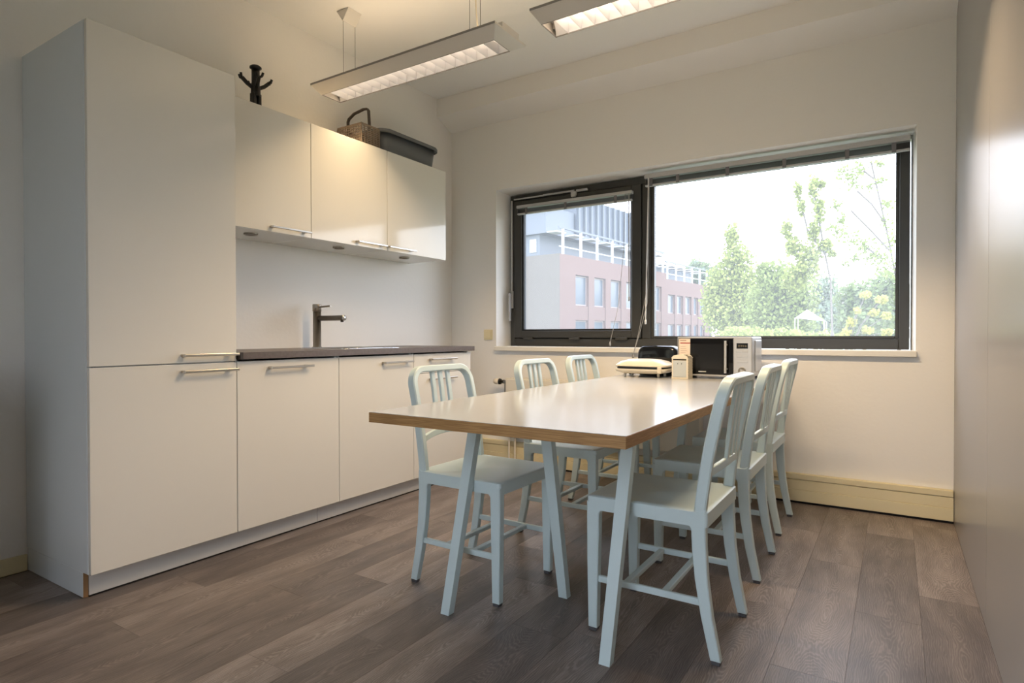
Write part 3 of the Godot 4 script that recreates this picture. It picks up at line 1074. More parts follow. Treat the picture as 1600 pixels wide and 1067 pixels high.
# ---------------------------------------------------------------- radiator, trunking, switch
func build_wall_fittings() -> void:
	# cable trunking along the foot of the window wall
	var t := struct("trim_1", "cream cable trunking along the foot of the window wall")
	var x0 := XL + 0.002
	var x1 := XR - 0.002
	box("back_box", V(x0, 0.012, 3.937), V(x1, 0.172, ZW), M.cream, t, 0.001)
	box("top_cap", V(x0, 0.142, 3.925), V(x1, 0.176, 3.9368), M.cream, t, 0.003)
	box("upper_cover", V(x0, 0.083, 3.9285), V(x1, 0.138, 3.9368), M.cream, t, 0.001)
	box("lower_cover", V(x0, 0.014, 3.9235), V(x1, 0.082, 3.9368), M.cream, t, 0.002)
	box("floor_gap", V(x0, 0.0, 3.934), V(x1, 0.012, ZW), M.gap, t)
	for x in [-0.785, -0.705]:
		var so := box("socket", V(x - 0.034, 0.088, 3.921), V(x + 0.034, 0.134, 3.9284), M.ivory, t, 0.003)
		var s := ST()
		lathe(s, [Vector2(0.0, 0.0), Vector2(0.0185, 0.0), Vector2(0.0185, 0.0015), Vector2(0.0, 0.0015)], V(x, 0.111, 3.921), Vector3(0, 0, 1), 18)
		obj("socket_well", s, M.gap, so, "dark round socket hole")
	# radiator under the window
	var a := -2.53
	var b := -1.05
	var y0 := 0.235
	var y1 := 0.668
	var o := V((a + b) / 2, y0, 3.92)
	var r := thing("radiator", "flat cream panel radiator under the window, behind the table", "radiator", o)
	box("front_panel", V(a, y0, 3.868) - o, V(b, y1, 3.882) - o, M.radiator, r, 0.004)
	box("back_panel", V(a + 0.01, y0 + 0.01, 3.938) - o, V(b - 0.01, y1 - 0.01, 3.95) - o, M.radiator, r, 0.004)
	box("side_cover", V(a, y0 + 0.02, 3.8825) - o, V(a + 0.012, y1, 3.952) - o, M.radiator, r, 0.002)
	box("side_cover", V(b - 0.012, y0 + 0.02, 3.8825) - o, V(b, y1, 3.952) - o, M.radiator, r, 0.002)
	var s := ST()
	bx(s, V(a, y1, 3.872) - o, V(b, y1 + 0.006, 3.884) - o, 0.001)
	bx(s, V(a, y1, 3.938) - o, V(b, y1 + 0.006, 3.952) - o, 0.001)
	for k in 36:
		var x := lerpf(a + 0.03, b - 0.03, k / 35.0)
		bx(s, V(x - 0.005, y1, 3.884) - o, V(x + 0.005, y1 + 0.004, 3.938) - o)
	obj("top_grille", s, M.radiator, r)
	for k in 2:
		s = ST()
		tube(s, [V(a + 0.012 + 0.055 * k, 0.0, 3.90) - o, V(a + 0.012 + 0.055 * k, y0 + 0.012, 3.90) - o], 0.008, 10)
		obj("pipe", s, M.radiator, r)
	s = ST()
	tube(s, [V(a - 0.026, 0.45, 3.905) - o, V(a - 0.026, 0.632, 3.905) - o], 0.008, 10)
	bx(s, V(a - 0.042, 0.628, 3.892) - o, V(a + 0.004, 0.654, 3.918) - o, 0.004)
	lathe(s, [Vector2(0.0, 0.0), Vector2(0.015, 0.0), Vector2(0.012, 0.03), Vector2(0.0, 0.03)], V(a - 0.04, 0.642, 3.905) - o, Vector3.LEFT, 14)
	obj("valve_body", s, M.dark_steel, r, "dark metal valve and pipe")
	s = ST()
	lathe(s, [Vector2(0.0, 0.0), Vector2(0.022, 0.0), Vector2(0.024, 0.012), Vector2(0.0, 0.0125)], V(a - 0.068, 0.642, 3.905) - o, Vector3.LEFT, 18)
	obj("valve_ring", s, M.black, r)
	s = ST()
	lathe(s, [Vector2(0.0, 0.0), Vector2(0.022, 0.0), Vector2(0.023, 0.03), Vector2(0.019, 0.046), Vector2(0.0, 0.048)], V(a - 0.0805, 0.642, 3.905) - o, Vector3.LEFT, 18)
	obj("thermostat_knob", s, M.ivory, r)
	# switch
	var w := thing("wall_switch", "small square cream wall switch left of the window", "switch", V(-2.762, 1.007, 3.972))
	box("plate", Vector3(-0.042, -0.042, -0.004), Vector3(0.042, 0.042, 0.005), M.cream, w, 0.003)
	box("rocker", Vector3(-0.029, -0.029, 0.005), Vector3(0.029, 0.029, 0.0095), M.cream, w, 0.002)

# ---------------------------------------------------------------- blinds
func build_blinds() -> void:
	blind(-2.553, -1.587, 2.034, 0.022, 4.065, 4.108, 9, "grey venetian blind, drawn up, on the left sash", true)
	blind(-1.480, 0.064, 2.120, 0.030, 4.03, 4.075, 10, "wide grey venetian blind, drawn up, over the right pane", false)

func blind(x0: float, x1: float, yt: float, hr: float, d0: float, d1: float, n: int, label: String, small: bool) -> void:
	var o := V((x0 + x1) / 2, yt, (d0 + d1) / 2)
	var t := thing("venetian_blind", label, "blind", o, 0.0, "venetian blinds")
	var s := ST()
	var dm := (d0 + d1) / 2
	box("headrail", V(x0, yt - hr, d0) - o, V(x1, yt, d1) - o, M.blind, t, 0.002)
	var y := yt - hr - 0.008
	var step := 0.0034
	for k in n:
		s = ST()
		var r0 := []
		var r1 := []
		for p in [[-0.0125, 0.0], [0.0, 0.0016], [0.0125, 0.0], [0.0125, -0.0006], [0.0, 0.001], [-0.0125, -0.0006]]:
			r0.append(V(x0 + 0.004, y + p[1], dm + p[0]) - o)
			r1.append(V(x1 - 0.004, y + p[1], dm + p[0]) - o)
		loft(s, [r0, r1], false)
		obj("slat", s, M.slat, t)
		y -= step
	box("bottom_rail", V(x0 + 0.003, y - 0.012, dm - 0.012) - o, V(x1 - 0.003, y + 0.001, dm + 0.012) - o, M.blind, t, 0.002)
	for f in ([0.09, 0.45, 0.87] if small else [0.03, 0.15, 0.36, 0.58, 0.80, 0.95]):
		var x: float = lerpf(x0, x1, f)
		s = ST()
		bx(s, V(x - 0.011, y - 0.014, dm - 0.0145) - o, V(x + 0.011, yt - hr, dm - 0.0130) - o)
		obj("ladder_tape", s, M.slat, t)
	if small:
		cord(t, o, [V(-1.634, yt - hr + 0.002, 4.062), V(-1.640, 1.62, 4.055), V(-1.665, 1.20, 4.01), V(-1.690, 0.955, 3.93)], 0.0016)
		knob(t, o, V(-1.691, 0.926, 3.928))
		wand(t, o, V(-1.604, yt - hr, 4.060), V(-1.602, 1.265, 4.060), 0.0035, M.cord)
	else:
		wand(t, o, V(-1.447, yt - hr, 4.026), V(-1.468, 1.098, 4.026), 0.0042, M.white_plastic)
		cord(t, o, [V(-1.443, yt - hr, 4.022), V(-1.452, 1.5, 4.02), V(-1.462, 1.27, 4.01), V(-1.492, 1.02, 3.96), V(-1.512, 0.875, 3.91)], 0.0016)
		cord(t, o, [V(-1.440, yt - hr, 4.020), V(-1.446, 1.45, 4.018), V(-1.450, 1.22, 4.008), V(-1.484, 1.02, 3.958), V(-1.510, 0.875, 3.909)], 0.0016)
		knob(t, o, V(-1.513, 0.846, 3.908))

func cord(t: Node3D, o: Vector3, p: Array, r: float) -> void:
	var s := ST()
	var q := []
	for v in p:
		q.append(v - o)
	tube(s, q, r, 6)
	obj("pull_cord", s, M.cord, t)

func knob(t: Node3D, o: Vector3, at: Vector3) -> void:
	var s := ST()
	lathe(s, [Vector2(0.0, 0.0), Vector2(0.007, 0.001), Vector2(0.007, 0.014), Vector2(0.002, 0.032), Vector2(0.0, 0.032)], at - o, Vector3.UP, 10)
	obj("cord_knob", s, M.cord, t)

func wand(t: Node3D, o: Vector3, a: Vector3, b: Vector3, r: float, m: Material) -> void:
	var s := ST()
	tube(s, [a - o, b - o], r, 8)
	lathe(s, [Vector2(0.0, 0.0), Vector2(r * 1.6, 0.002), Vector2(r * 1.6, 0.03), Vector2(0.0, 0.032)], b - o - Vector3(0, 0.02, 0), Vector3.UP, 10)
	obj("tilt_wand", s, m, t)

# ---------------------------------------------------------------- on the wall cabinets
func build_on_cabinets() -> void:
	var Y := 2.1925
	# black hook stand
	var t := thing("hook_stand", "black plastic hook stand on top of the wall cabinets", "stand", V(-2.95, Y, 2.025))
	var s := ST()
	for sg in [-1.0, 1.0]:
		s = ST()
		bx(s, Vector3(-0.018, 0.0, sg * 0.007), Vector3(0.018, 0.13, sg * 0.026), 0.004)
		obj("foot", s, M.black, t)
	s = ST()
	lathe(s, [Vector2(0.0, 0.0), Vector2(0.0255, 0.0), Vector2(0.0245, 0.05), Vector2(0.021, 0.06), Vector2(0.021, 0.152), Vector2(0.0, 0.152)], Vector3(0, 0.114, 0), Vector3.UP, 18)
	obj("post", s, M.black, t)
	s = ST()
	lathe(s, [Vector2(0.0, 0.0), Vector2(0.022, 0.0), Vector2(0.031, 0.006), Vector2(0.031, 0.013), Vector2(0.022, 0.020), Vector2(0.0, 0.022)], Vector3(0, 0.2605, 0), Vector3.UP, 18)
	obj("knob", s, M.black, t)
	for k in 4:
		var a := deg_to_rad(20.0 + 90.0 * k)
		var d := Vector3(cos(a), 0, sin(a))
		var across := Vector3(-sin(a), 0, cos(a))
		s = ST()
		bar(s, [d * 0.016 + Vector3(0, 0.160, 0), d * 0.045 + Vector3(0, 0.178, 0), d * 0.070 + Vector3(0, 0.202, 0)], Vector3.UP, 0.016, 0.019)
		for sg in [-1.0, 1.0]:
			bar(s, [d * 0.064 + Vector3(0, 0.195, 0), d * 0.076 + across * (sg * 0.013) + Vector3(0, 0.203, 0), d * 0.080 + across * (sg * 0.018) + Vector3(0, 0.220, 0)], Vector3.UP, 0.011, 0.011)
		obj("hook_arm", s, M.black, t)
	# basket
	var x0 := -3.068
	var x1 := -2.85
	var a0 := 2.70
	var a1 := 2.855
	var h := 0.158
	var o := V((x0 + x1) / 2, Y, (a0 + a1) / 2)
	t = thing("cutlery_basket", "taupe plastic lattice basket with a dark carrying handle", "basket", o)
	var hx := (x1 - x0) / 2
	var hz := (a1 - a0) / 2
	box("base", Vector3(-hx, 0, -hz), Vector3(hx, 0.004, hz), M.taupe, t, 0.001)
	s = ST()
	for sg in [-1.0, 1.0]:
		bx(s, Vector3(-hx - 0.003, h - 0.012, sg * hz - 0.003), Vector3(hx + 0.003, h, sg * hz + 0.003), 0.001)
		bx(s, Vector3(sg * hx - 0.003, h - 0.012, -hz), Vector3(sg * hx + 0.003, h, hz), 0.001)
	obj("rim", s, M.taupe, t)
	for side in 4:
		s = ST()
		var long := side < 2
		var L := hx if long else hz
		var sg := -1.0 if side % 2 == 0 else 1.0
		var n := 16 if long else 7
		for k in n:
			var u := lerpf(-L, L, k / float(n - 1))
			var w := 0.0045 if k % 5 == 0 else 0.0024
			if long:
				bx(s, Vector3(u - w, 0.004, sg * hz - 0.002), Vector3(u + w, h - 0.012, sg * hz + 0.002))
			else:
				bx(s, Vector3(sg * hx - 0.002, 0.004, u - w), Vector3(sg * hx + 0.002, h - 0.012, u + w))
		var rows := 9 if long else 12
		for k in rows:
			var v := lerpf(0.012, h - 0.018, k / float(rows - 1))
			var w := 0.0022
			if long:
				bx(s, Vector3(-L, v - w, sg * hz - 0.0015), Vector3(L, v + w, sg * hz + 0.0015))
			else:
				bx(s, Vector3(sg * hx - 0.0015, v - w, -L), Vector3(sg * hx + 0.0015, v + w, L))
		obj("lattice_side", s, M.taupe, t)
	s = ST()
	bar(s, [Vector3(-hx + 0.012, h - 0.03, 0.0), Vector3(-hx + 0.012, h + 0.06, 0), Vector3(-hx + 0.022, h + 0.078, 0), Vector3(-0.04, h + 0.103, 0), Vector3(hx - 0.06, h + 0.116, 0), Vector3(hx - 0.028, h + 0.112, 0), Vector3(hx - 0.016, h + 0.098, 0), Vector3(hx - 0.006, h - 0.03, 0)], Vector3(0, 0, 1), 0.011, 0.02)
	obj("carrying_handle", s, M.taupe_dark, t)
	# tub
	o = V(-2.975, Y, 3.165)
	t = thing("wash_tub", "grey plastic tub on top of the wall cabinet by the window", "tub", o)
	s = ST()
	var rings := []
	for q in [[0.105, 0.255, 0.0, 0.05], [0.112, 0.262, 0.006, 0.055], [0.133, 0.282, 0.160, 0.07], [0.128, 0.277, 0.160, 0.068], [0.108, 0.258, 0.010, 0.05]]:
		rings.append(rring(0, 0, q[0], q[1], q[3], q[2], 6))
	loft(s, rings, true)
	obj("basin", s, M.tub, t)
	s = ST()
	rings = []
	for q in [[0.133, 0.282, 0.158, 0.07], [0.152, 0.302, 0.150, 0.085], [0.154, 0.304, 0.166, 0.087], [0.148, 0.298, 0.176, 0.082], [0.129, 0.278, 0.172, 0.068], [0.129, 0.278, 0.160, 0.068]]:
		rings.append(rring(0, 0, q[0], q[1], q[3], q[2], 6))
	loft(s, rings, true, false, false)
	obj("rim", s, M.tub, t)

# ---------------------------------------------------------------- on the table
func build_on_table() -> void:
	var T := 0.7504
	# microwave: local axes, front at z = 0 looking +z
	var w := 0.418
	var h := 0.228
	var dp := 0.285
	var t := thing("microwave", "silver microwave with black glass door at the window end of the table", "microwave", V(-0.885, T, 3.548))
	var x0 := -w / 2
	var x1 := w / 2
	var y0 := 0.014
	box("body", Vector3(x0, y0, -dp), Vector3(x1, y0 + h, -0.014), M.silver, t, 0.006)
	for sx in [-1.0, 1.0]:
		for z in [-0.25, -0.04]:
			var s := ST()
			lathe(s, [Vector2(0.0, 0.0), Vector2(0.012, 0.0), Vector2(0.014, 0.014), Vector2(0.0, 0.0145)], Vector3(sx * (w / 2 - 0.03), 0, z), Vector3.UP, 12)
			obj("foot", s, M.black, t)
	var xd := 0.108
	var s2 := ST()
	bx(s2, Vector3(x0, y0, -0.0135), Vector3(xd, y0 + 0.010, 0.004), 0.002)
	bx(s2, Vector3(x0, y0 + h - 0.010, -0.0135), Vector3(xd, y0 + h, 0.004), 0.002)
	bx(s2, Vector3(x0, y0 + 0.010, -0.0135), Vector3(x0 + 0.007, y0 + h - 0.010, 0.004), 0.002)
	obj("door_frame", s2, M.silver, t)
	var door := box("door", Vector3(x0 + 0.007, y0 + 0.0105, -0.0132), Vector3(xd, y0 + h - 0.0105, 0.0025), M.door_glass, t, 0.001, "black glass door")
	box("door_window", Vector3(x0 + 0.075, y0 + 0.042, 0.0025), Vector3(xd - 0.058, y0 + h - 0.042, 0.0032), M.door_mesh, door, 0.0, "dark grey see-through window of the door")
	box("badge", Vector3(-0.086, y0 + 0.0235, 0.0026), Vector3(-0.042, y0 + 0.029, 0.0034), M.logo, door, 0.0, "small pale maker's mark")
	var st := box("sticker", Vector3(x0 + 0.009, y0 + 0.105, 0.0026), Vector3(x0 + 0.075, y0 + h - 0.0115, 0.0031), M.paper, door, 0.0, "cream information sticker with a red bar")
	box("red_bar", Vector3(x0 + 0.016, y0 + h - 0.040, 0.0031), Vector3(x0 + 0.075, y0 + h - 0.034, 0.0034), M.red, st)
	s2 = ST()
	bx(s2, Vector3(x0 + 0.015, y0 + h - 0.024, 0.0031), Vector3(x0 + 0.052, y0 + h - 0.019, 0.0034))
	for k in 5:
		bx(s2, Vector3(x0 + 0.018, y0 + h - 0.058 - 0.012 * k, 0.0031), Vector3(x0 + 0.048 + 0.004 * (k % 3), y0 + h - 0.0565 - 0.012 * k, 0.0034))
	obj("print", s2, M.print, st)
	var hn := ST()
	tube(hn, [Vector3(xd - 0.036, y0 + 0.022, 0.030), Vector3(xd - 0.036, y0 + h - 0.022, 0.030)], 0.0075, 12)
	for yy in [y0 + 0.045, y0 + h - 0.045]:
		tube(hn, [Vector3(xd - 0.036, yy, 0.002), Vector3(xd - 0.036, yy, 0.030)], 0.006, 10)
	obj("handle", hn, M.silver, door, "silver bar handle")
	var pn := box("control_panel", Vector3(xd + 0.0012, y0, -0.0135), Vector3(x1, y0 + h, 0.004), M.silver, t, 0.003)
	var px := (xd + x1) / 2
	var dpy := box("display", Vector3(px - 0.031, y0 + h - 0.066, 0.004), Vector3(px + 0.030, y0 + h - 0.036, 0.0046), M.display, pn)
	s2 = ST()
	for k in 4:
		bx(s2, Vector3(px - 0.022 + 0.012 * k, y0 + h - 0.057, 0.0046), Vector3(px - 0.0135 + 0.012 * k, y0 + h - 0.046, 0.0049))
	obj("digits", s2, M.digits, dpy, "dim digits of the display")
	for r in [[-0.031, -0.001, 0.088], [0.001, 0.030, 0.088], [-0.031, -0.001, 0.116], [0.001, 0.030, 0.116], [-0.031, 0.030, 0.146]]:
		box("button", Vector3(px + r[0], y0 + h - r[2], 0.004), Vector3(px + r[1], y0 + h - r[2] + 0.012, 0.0062), M.silver, pn, 0.001)
	s2 = ST()
	lathe(s2, [Vector2(0.0, 0.0), Vector2(0.021, 0.0), Vector2(0.020, 0.014), Vector2(0.017, 0.016), Vector2(0.0, 0.016)], Vector3(px, y0 + 0.038, 0.004), Vector3(0, 0, 1), 22)
	obj("dial", s2, M.silver, pn, "round silver dial")
	# raised cover plate on the right side
	box("side_cover", Vector3(x1, y0 + 0.03, -0.255), Vector3(x1 + 0.006, y0 + h - 0.02, -0.075), M.silver, t, 0.004)
	# napkin holder
	t = thing("napkin_dispenser", "cream napkin dispenser with lattice sides in front of the microwave", "dispenser", V(-1.043, T, 3.468))
	var hw := 0.047
	var hd := 0.045
	var outline := PackedVector2Array([Vector2(-hw, 0.0), Vector2(hw, 0.0), Vector2(hw, 0.118)])
	outline.append_array(arc(Vector2(hw - 0.018, 0.118), 0.018, 0, 80, 4))
	outline.append_array(PackedVector2Array([Vector2(0.0, 0.1415)]))
	outline.append_array(arc(Vector2(-hw + 0.018, 0.118), 0.018, 100, 180, 4))
	for z in [[hd - 0.004, hd], [-hd, -hd + 0.004]]:
		var s := ST()
		extrude(s, outline, z[0], z[1], 0.001)
		obj("end_plate", s, M.ivory, t)
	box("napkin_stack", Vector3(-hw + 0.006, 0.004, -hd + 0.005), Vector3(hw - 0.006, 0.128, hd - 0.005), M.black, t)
	box("front_plate", Vector3(-hw + 0.008, 0.012, hd), Vector3(hw - 0.010, 0.104, hd + 0.002), M.napkin, t, 0.0008, "pale grey plate with two small holes")
	box("slot", Vector3(-hw + 0.008, 0.108, hd), Vector3(hw - 0.010, 0.115, hd + 0.0012), M.gap, t)
	var s4 := ST()
	for x in [-0.012, 0.010]:
		lathe(s4, [Vector2(0.0, 0.0), Vector2(0.003, 0.0), Vector2(0.003, 0.0006), Vector2(0.0, 0.0006)], Vector3(x, 0.088, hd + 0.002), Vector3(0, 0, 1), 8)
	obj("rivets", s4, M.gap, t)
	for sx in [-1.0, 1.0]:
		var s := ST()
		for k in 13:
			for sg in [-1.0, 1.0]:
				var ya := -0.075 + k * 0.0172
				var p := Vector3(sx * hw, ya if sg > 0 else ya + 0.075, -hd + 0.003)
				var q := Vector3(sx * hw, ya + 0.075 if sg > 0 else ya, hd - 0.003)
				var clipped := clip_y(p, q, 0.003, 0.122)
				if clipped.size() == 2:
					bar(s, clipped, Vector3(1, 0, 0), 0.0058, 0.002)
		bx(s, Vector3(sx * hw - 0.0015, 0.0, -hd), Vector3(sx * hw + 0.0015, 0.004, hd))
		bx(s, Vector3(sx * hw - 0.0015, 0.119, -hd), Vector3(sx * hw + 0.0015, 0.124, hd))
		obj("lattice", s, M.ivory, t)
	box("top_strip", Vector3(-0.02, 0.1345, -hd + 0.004), Vector3(0.02, 0.1385, hd - 0.004), M.ivory, t)
	# white sandwich maker
	t = thing("sandwich_maker", "flat white sandwich maker with rounded lid on the table", "sandwich maker", V(-1.292, T, 3.535))
	var rings := []
	for q in [[0.105, 0.075, 0.020], [0.135, 0.095, 0.024], [0.158, 0.112, 0.034], [0.163, 0.117, 0.048], [0.160, 0.114, 0.052]]:
		rings.append(rring(0, 0, q[0], q[1], 0.05, q[2], 6))
	var s5 := ST()
	loft(s5, rings)
	obj("lower_shell", s5, M.ivory, t)
	s5 = ST()
	loft(s5, [rring(0, 0, 0.143, 0.1165, 0.03, 0.0505, 4), rring(0, 0, 0.143, 0.1165, 0.03, 0.0645, 4)])
	obj("grill_plate", s5, M.black, t, "dark strip between the two shells")
	rings = []
	for q in [[0.160, 0.114, 0.0615], [0.163, 0.117, 0.066], [0.158, 0.112, 0.074], [0.135, 0.095, 0.092], [0.095, 0.065, 0.104], [0.04, 0.03, 0.108]]:
		rings.append(rring(0, -0.002, q[0], q[1], 0.05, q[2], 6))
	s5 = ST()
	loft(s5, rings)
	obj("lid", s5, M.ivory, t)
	for sx in [-1.0, 1.0]:
		for sz in [-1.0, 1.0]:
			s5 = ST()
			bx(s5, Vector3(sx * 0.105 - 0.007, 0.0, sz * 0.06 - 0.007), Vector3(sx * 0.105 + 0.007, 0.026, sz * 0.06 + 0.007), 0.002)
			obj("foot", s5, M.ivory, t)
	box("latch", Vector3(0.118, 0.026, 0.112), Vector3(0.142, 0.066, 0.124), M.ivory, t, 0.003)
	s5 = ST()
	tube(s5, [Vector3(-0.10, 0.012, -0.095), Vector3(-0.14, 0.006, -0.11), Vector3(-0.165, 0.005, -0.16), Vector3(-0.17, 0.005, -0.26)], 0.004, 8)
	obj("power_cord", s5, M.black, t, "black power cord")
	# black toaster
	t = thing("toaster", "glossy black rounded toaster behind the sandwich maker", "toaster", V(-1.262, T, 3.735))
	var prof := PackedVector2Array([Vector2(-0.128, 0.012), Vector2(0.128, 0.012), Vector2(0.130, 0.11)])
	prof.append_array(arc(Vector2(0.082, 0.138), 0.046, 0, 85, 6))
	prof.append_array(arc(Vector2(-0.082, 0.138), 0.046, 95, 180, 6))
	prof.append(Vector2(-0.130, 0.11))
	s5 = ST()
	var ra := []
	for zz in [[-0.075, 0.86], [-0.068, 0.96], [-0.05, 1.0], [0.05, 1.0], [0.068, 0.96], [0.075, 0.86]]:
		var r := []
		for p in prof:
			r.append(Vector3(p.x * zz[1], 0.09 + (p.y - 0.09) * zz[1], zz[0]))
		ra.append(r)
	loft(s5, ra)
	obj("shell", s5, M.black_gloss, t)
	for z in [-0.026, 0.026]:
		box("bread_slot", Vector3(-0.07, 0.180, z - 0.011), Vector3(0.07, 0.1855, z + 0.011), M.gap, t)
	box("base", Vector3(-0.118, 0.0, -0.062), Vector3(0.118, 0.020, 0.062), M.black, t, 0.003)
	s5 = ST()
	bx(s5, Vector3(-0.142, 0.09, -0.014), Vector3(-0.1285, 0.104, 0.014), 0.003)
	obj("lever", s5, M.black, t)

func clip_y(p: Vector3, q: Vector3, lo: float, hi: float) -> Array:
	if p.y > q.y:
		var tmp := p
		p = q
		q = tmp
	if q.y <= lo or p.y >= hi:
		return []
	var a := p
	var b := q
	if a.y < lo:
		a = p.lerp(q, (lo - p.y) / (q.y - p.y))
	if b.y > hi:
		b = p.lerp(q, (hi - p.y) / (q.y - p.y))
	return [a, b] if a.distance_to(b) > 0.004 else []

# ---------------------------------------------------------------- outside
const GY := -4.2     # ground level outside, the kitchen is upstairs

func build_outside() -> void:
	var g := struct("ground", "lawn around the building")
	box("lawn", V(-90, GY - 0.2, 6), V(90, GY, 160), M.lawn, g)
	office(V(-18.08, 0, 34.0), 6.218, 16.0, 9.0, [[1.86, 3.52], [4.26, 5.83], [6.56, 8.15], [8.9, 10.5], [11.2, 12.8], [13.5, 15.1]], [[2.96, 5.0], [-0.4, 2.0]], true, "red brick office block with grey penthouse and white roof pergola, in the left pane")
	office(V(-17.1, 0, 52.0), 5.954, 10.4, 12.0, [[0.45, 2.0], [2.42, 3.8], [4.32, 5.8], [6.32, 7.5], [7.94, 9.12]], [[2.92, 4.6], [-0.2, 1.96]], false, "farther brick wing with white roof pergola, left edge of the right pane")
	# trees; each crown is a list of leafy clumps [x, y, depth, half width, half height] in the room's axes
	tree("tree", "pale green leafy tree right of the brick wing", M.leaf_light, 0.200, [[-6.83, 5.82, 31.0, 0.36, 0.70], [-6.67, 4.76, 31.0, 0.78, 0.69], [-7.13, 3.68, 31.0, 0.91, 0.95], [-6.21, 3.32, 31.0, 1.00, 1.10], [-6.96, 2.08, 31.0, 1.20, 1.27], [-5.76, 1.75, 31.0, 1.01, 1.09], [-7.74, 2.74, 31.0, 0.56, 1.13]])
	tree("tree", "broad green tree in the lower middle of the right pane", M.leaf_mid, 0.170, [[-3.69, 2.99, 24.0, 0.69, 0.71], [-4.01, 2.05, 24.0, 0.87, 0.95], [-3.04, 2.38, 24.0, 0.73, 0.93], [-3.36, 1.45, 24.0, 1.05, 0.70], [-4.13, 3.37, 24.0, 0.31, 0.38]])
	tree("tree", "slender light tree with two leafy spires against the sky", M.leaf_light, 0.115, [[-2.14, 4.69, 17.0, 0.10, 0.26], [-2.06, 4.27, 17.0, 0.10, 0.23], [-1.78, 4.72, 17.0, 0.13, 0.31], [-1.60, 4.78, 17.0, 0.09, 0.13], [-1.65, 4.14, 17.0, 0.14, 0.36], [-1.76, 3.63, 17.0, 0.17, 0.29], [-2.40, 3.73, 17.0, 0.15, 0.23], [-2.24, 3.30, 17.0, 0.20, 0.26], [-1.91, 3.03, 17.0, 0.32, 0.29], [-1.50, 3.24, 17.0, 0.17, 0.19], [-1.36, 3.02, 17.0, 0.11, 0.10], [-2.01, 2.63, 17.0, 0.38, 0.26], [-2.23, 2.39, 17.0, 0.30, 0.27]], [[[-1.34, 1.07], [-1.38, 2.35], [-1.53, 3.16], [-1.68, 4.14], [-1.8, 4.81]], [[-1.5, 3.0], [-1.91, 3.68], [-2.09, 4.52]]])
	tree("tree", "sparse young tree with bare forking branches at the pane's right edge", M.leaf_mid, 0.095, [[-0.94, 4.58, 15.0, 0.15, 0.13], [-0.79, 4.35, 15.0, 0.13, 0.14], [-0.66, 4.59, 15.0, 0.10, 0.08], [-0.36, 4.66, 15.0, 0.10, 0.08], [-0.48, 4.18, 15.0, 0.10, 0.08], [-0.27, 4.25, 15.0, 0.08, 0.08], [-0.16, 3.74, 15.0, 0.09, 0.09], [-0.19, 3.36, 15.0, 0.10, 0.10], [-0.11, 3.02, 15.0, 0.09, 0.10], [-1.09, 3.86, 15.0, 0.11, 0.11], [-1.00, 3.51, 15.0, 0.09, 0.12], [-1.19, 3.35, 15.0, 0.10, 0.08], [-1.01, 3.22, 15.0, 0.14, 0.10], [-0.78, 3.06, 15.0, 0.14, 0.11], [-0.56, 2.90, 15.0, 0.13, 0.14], [-0.45, 2.70, 15.0, 0.14, 0.11], [-0.26, 2.62, 15.0, 0.16, 0.14], [-0.76, 2.66, 15.0, 0.07, 0.06], [-0.17, 2.35, 15.0, 0.14, 0.14], [-0.95, 2.57, 15.0, 0.06, 0.06]], [[[0.05, 1.33], [0.01, 2.14], [-0.15, 3.09], [-0.31, 3.92], [-0.46, 4.69]], [[-0.19, 3.34], [-0.45, 3.8], [-0.72, 4.11]], [[-0.1, 2.75], [-0.45, 3.22], [-0.83, 3.7]], [[-0.39, 4.31], [-0.6, 4.53]], [[-0.26, 2.62], [-0.56, 2.9]]])
	tree("tree", "dark bushy tree low in the pane's right corner", M.leaf_dark, 0.190, [[-0.77, 2.24, 25.0, 0.81, 0.69], [-0.29, 2.68, 25.0, 0.49, 0.59], [-1.37, 2.26, 25.0, 0.52, 0.60], [-0.96, 1.44, 25.0, 1.01, 0.60]])
	tree("shrub", "yellow-green blossoming shrub low in the right corner", M.leaf_yellow, 0.080, [[-0.50, 1.77, 13.5, 0.10, 0.07], [-0.23, 1.67, 13.5, 0.10, 0.08], [-0.36, 1.43, 13.5, 0.09, 0.07], [-0.74, 1.24, 13.5, 0.09, 0.10], [-0.15, 1.36, 13.5, 0.09, 0.07], [-0.63, 1.47, 13.5, 0.07, 0.06], [-0.46, 1.09, 13.5, 0.11, 0.07], [-0.82, 1.03, 13.5, 0.10, 0.09], [-0.15, 1.05, 13.5, 0.10, 0.07]])
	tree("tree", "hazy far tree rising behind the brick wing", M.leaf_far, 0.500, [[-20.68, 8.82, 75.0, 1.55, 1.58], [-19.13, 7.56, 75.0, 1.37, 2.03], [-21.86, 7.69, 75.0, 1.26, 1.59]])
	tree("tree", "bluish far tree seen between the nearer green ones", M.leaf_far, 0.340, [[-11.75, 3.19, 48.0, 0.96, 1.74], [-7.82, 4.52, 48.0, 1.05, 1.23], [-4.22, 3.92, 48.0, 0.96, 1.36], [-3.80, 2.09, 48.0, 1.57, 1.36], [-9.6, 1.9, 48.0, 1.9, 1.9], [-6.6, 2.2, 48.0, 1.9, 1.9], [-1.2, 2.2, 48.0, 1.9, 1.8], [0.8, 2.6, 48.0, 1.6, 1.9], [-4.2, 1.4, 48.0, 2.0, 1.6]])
	tree("shrub", "low green bush along the bottom of the right pane", M.leaf_light, 0.160, [[-4.10, 0.98, 20.0, 0.76, 0.28], [-2.88, 0.93, 20.0, 0.71, 0.27], [-1.75, 0.89, 20.0, 0.50, 0.23]])
	# white tent roof among the trees
	var t := thing("party_tent", "white peaked tent roof glimpsed between the trees", "tent", V(-2.36, GY, 21.9))
	var s := ST()
	var top := -GY + 1.83
	var lo := -GY + 1.55
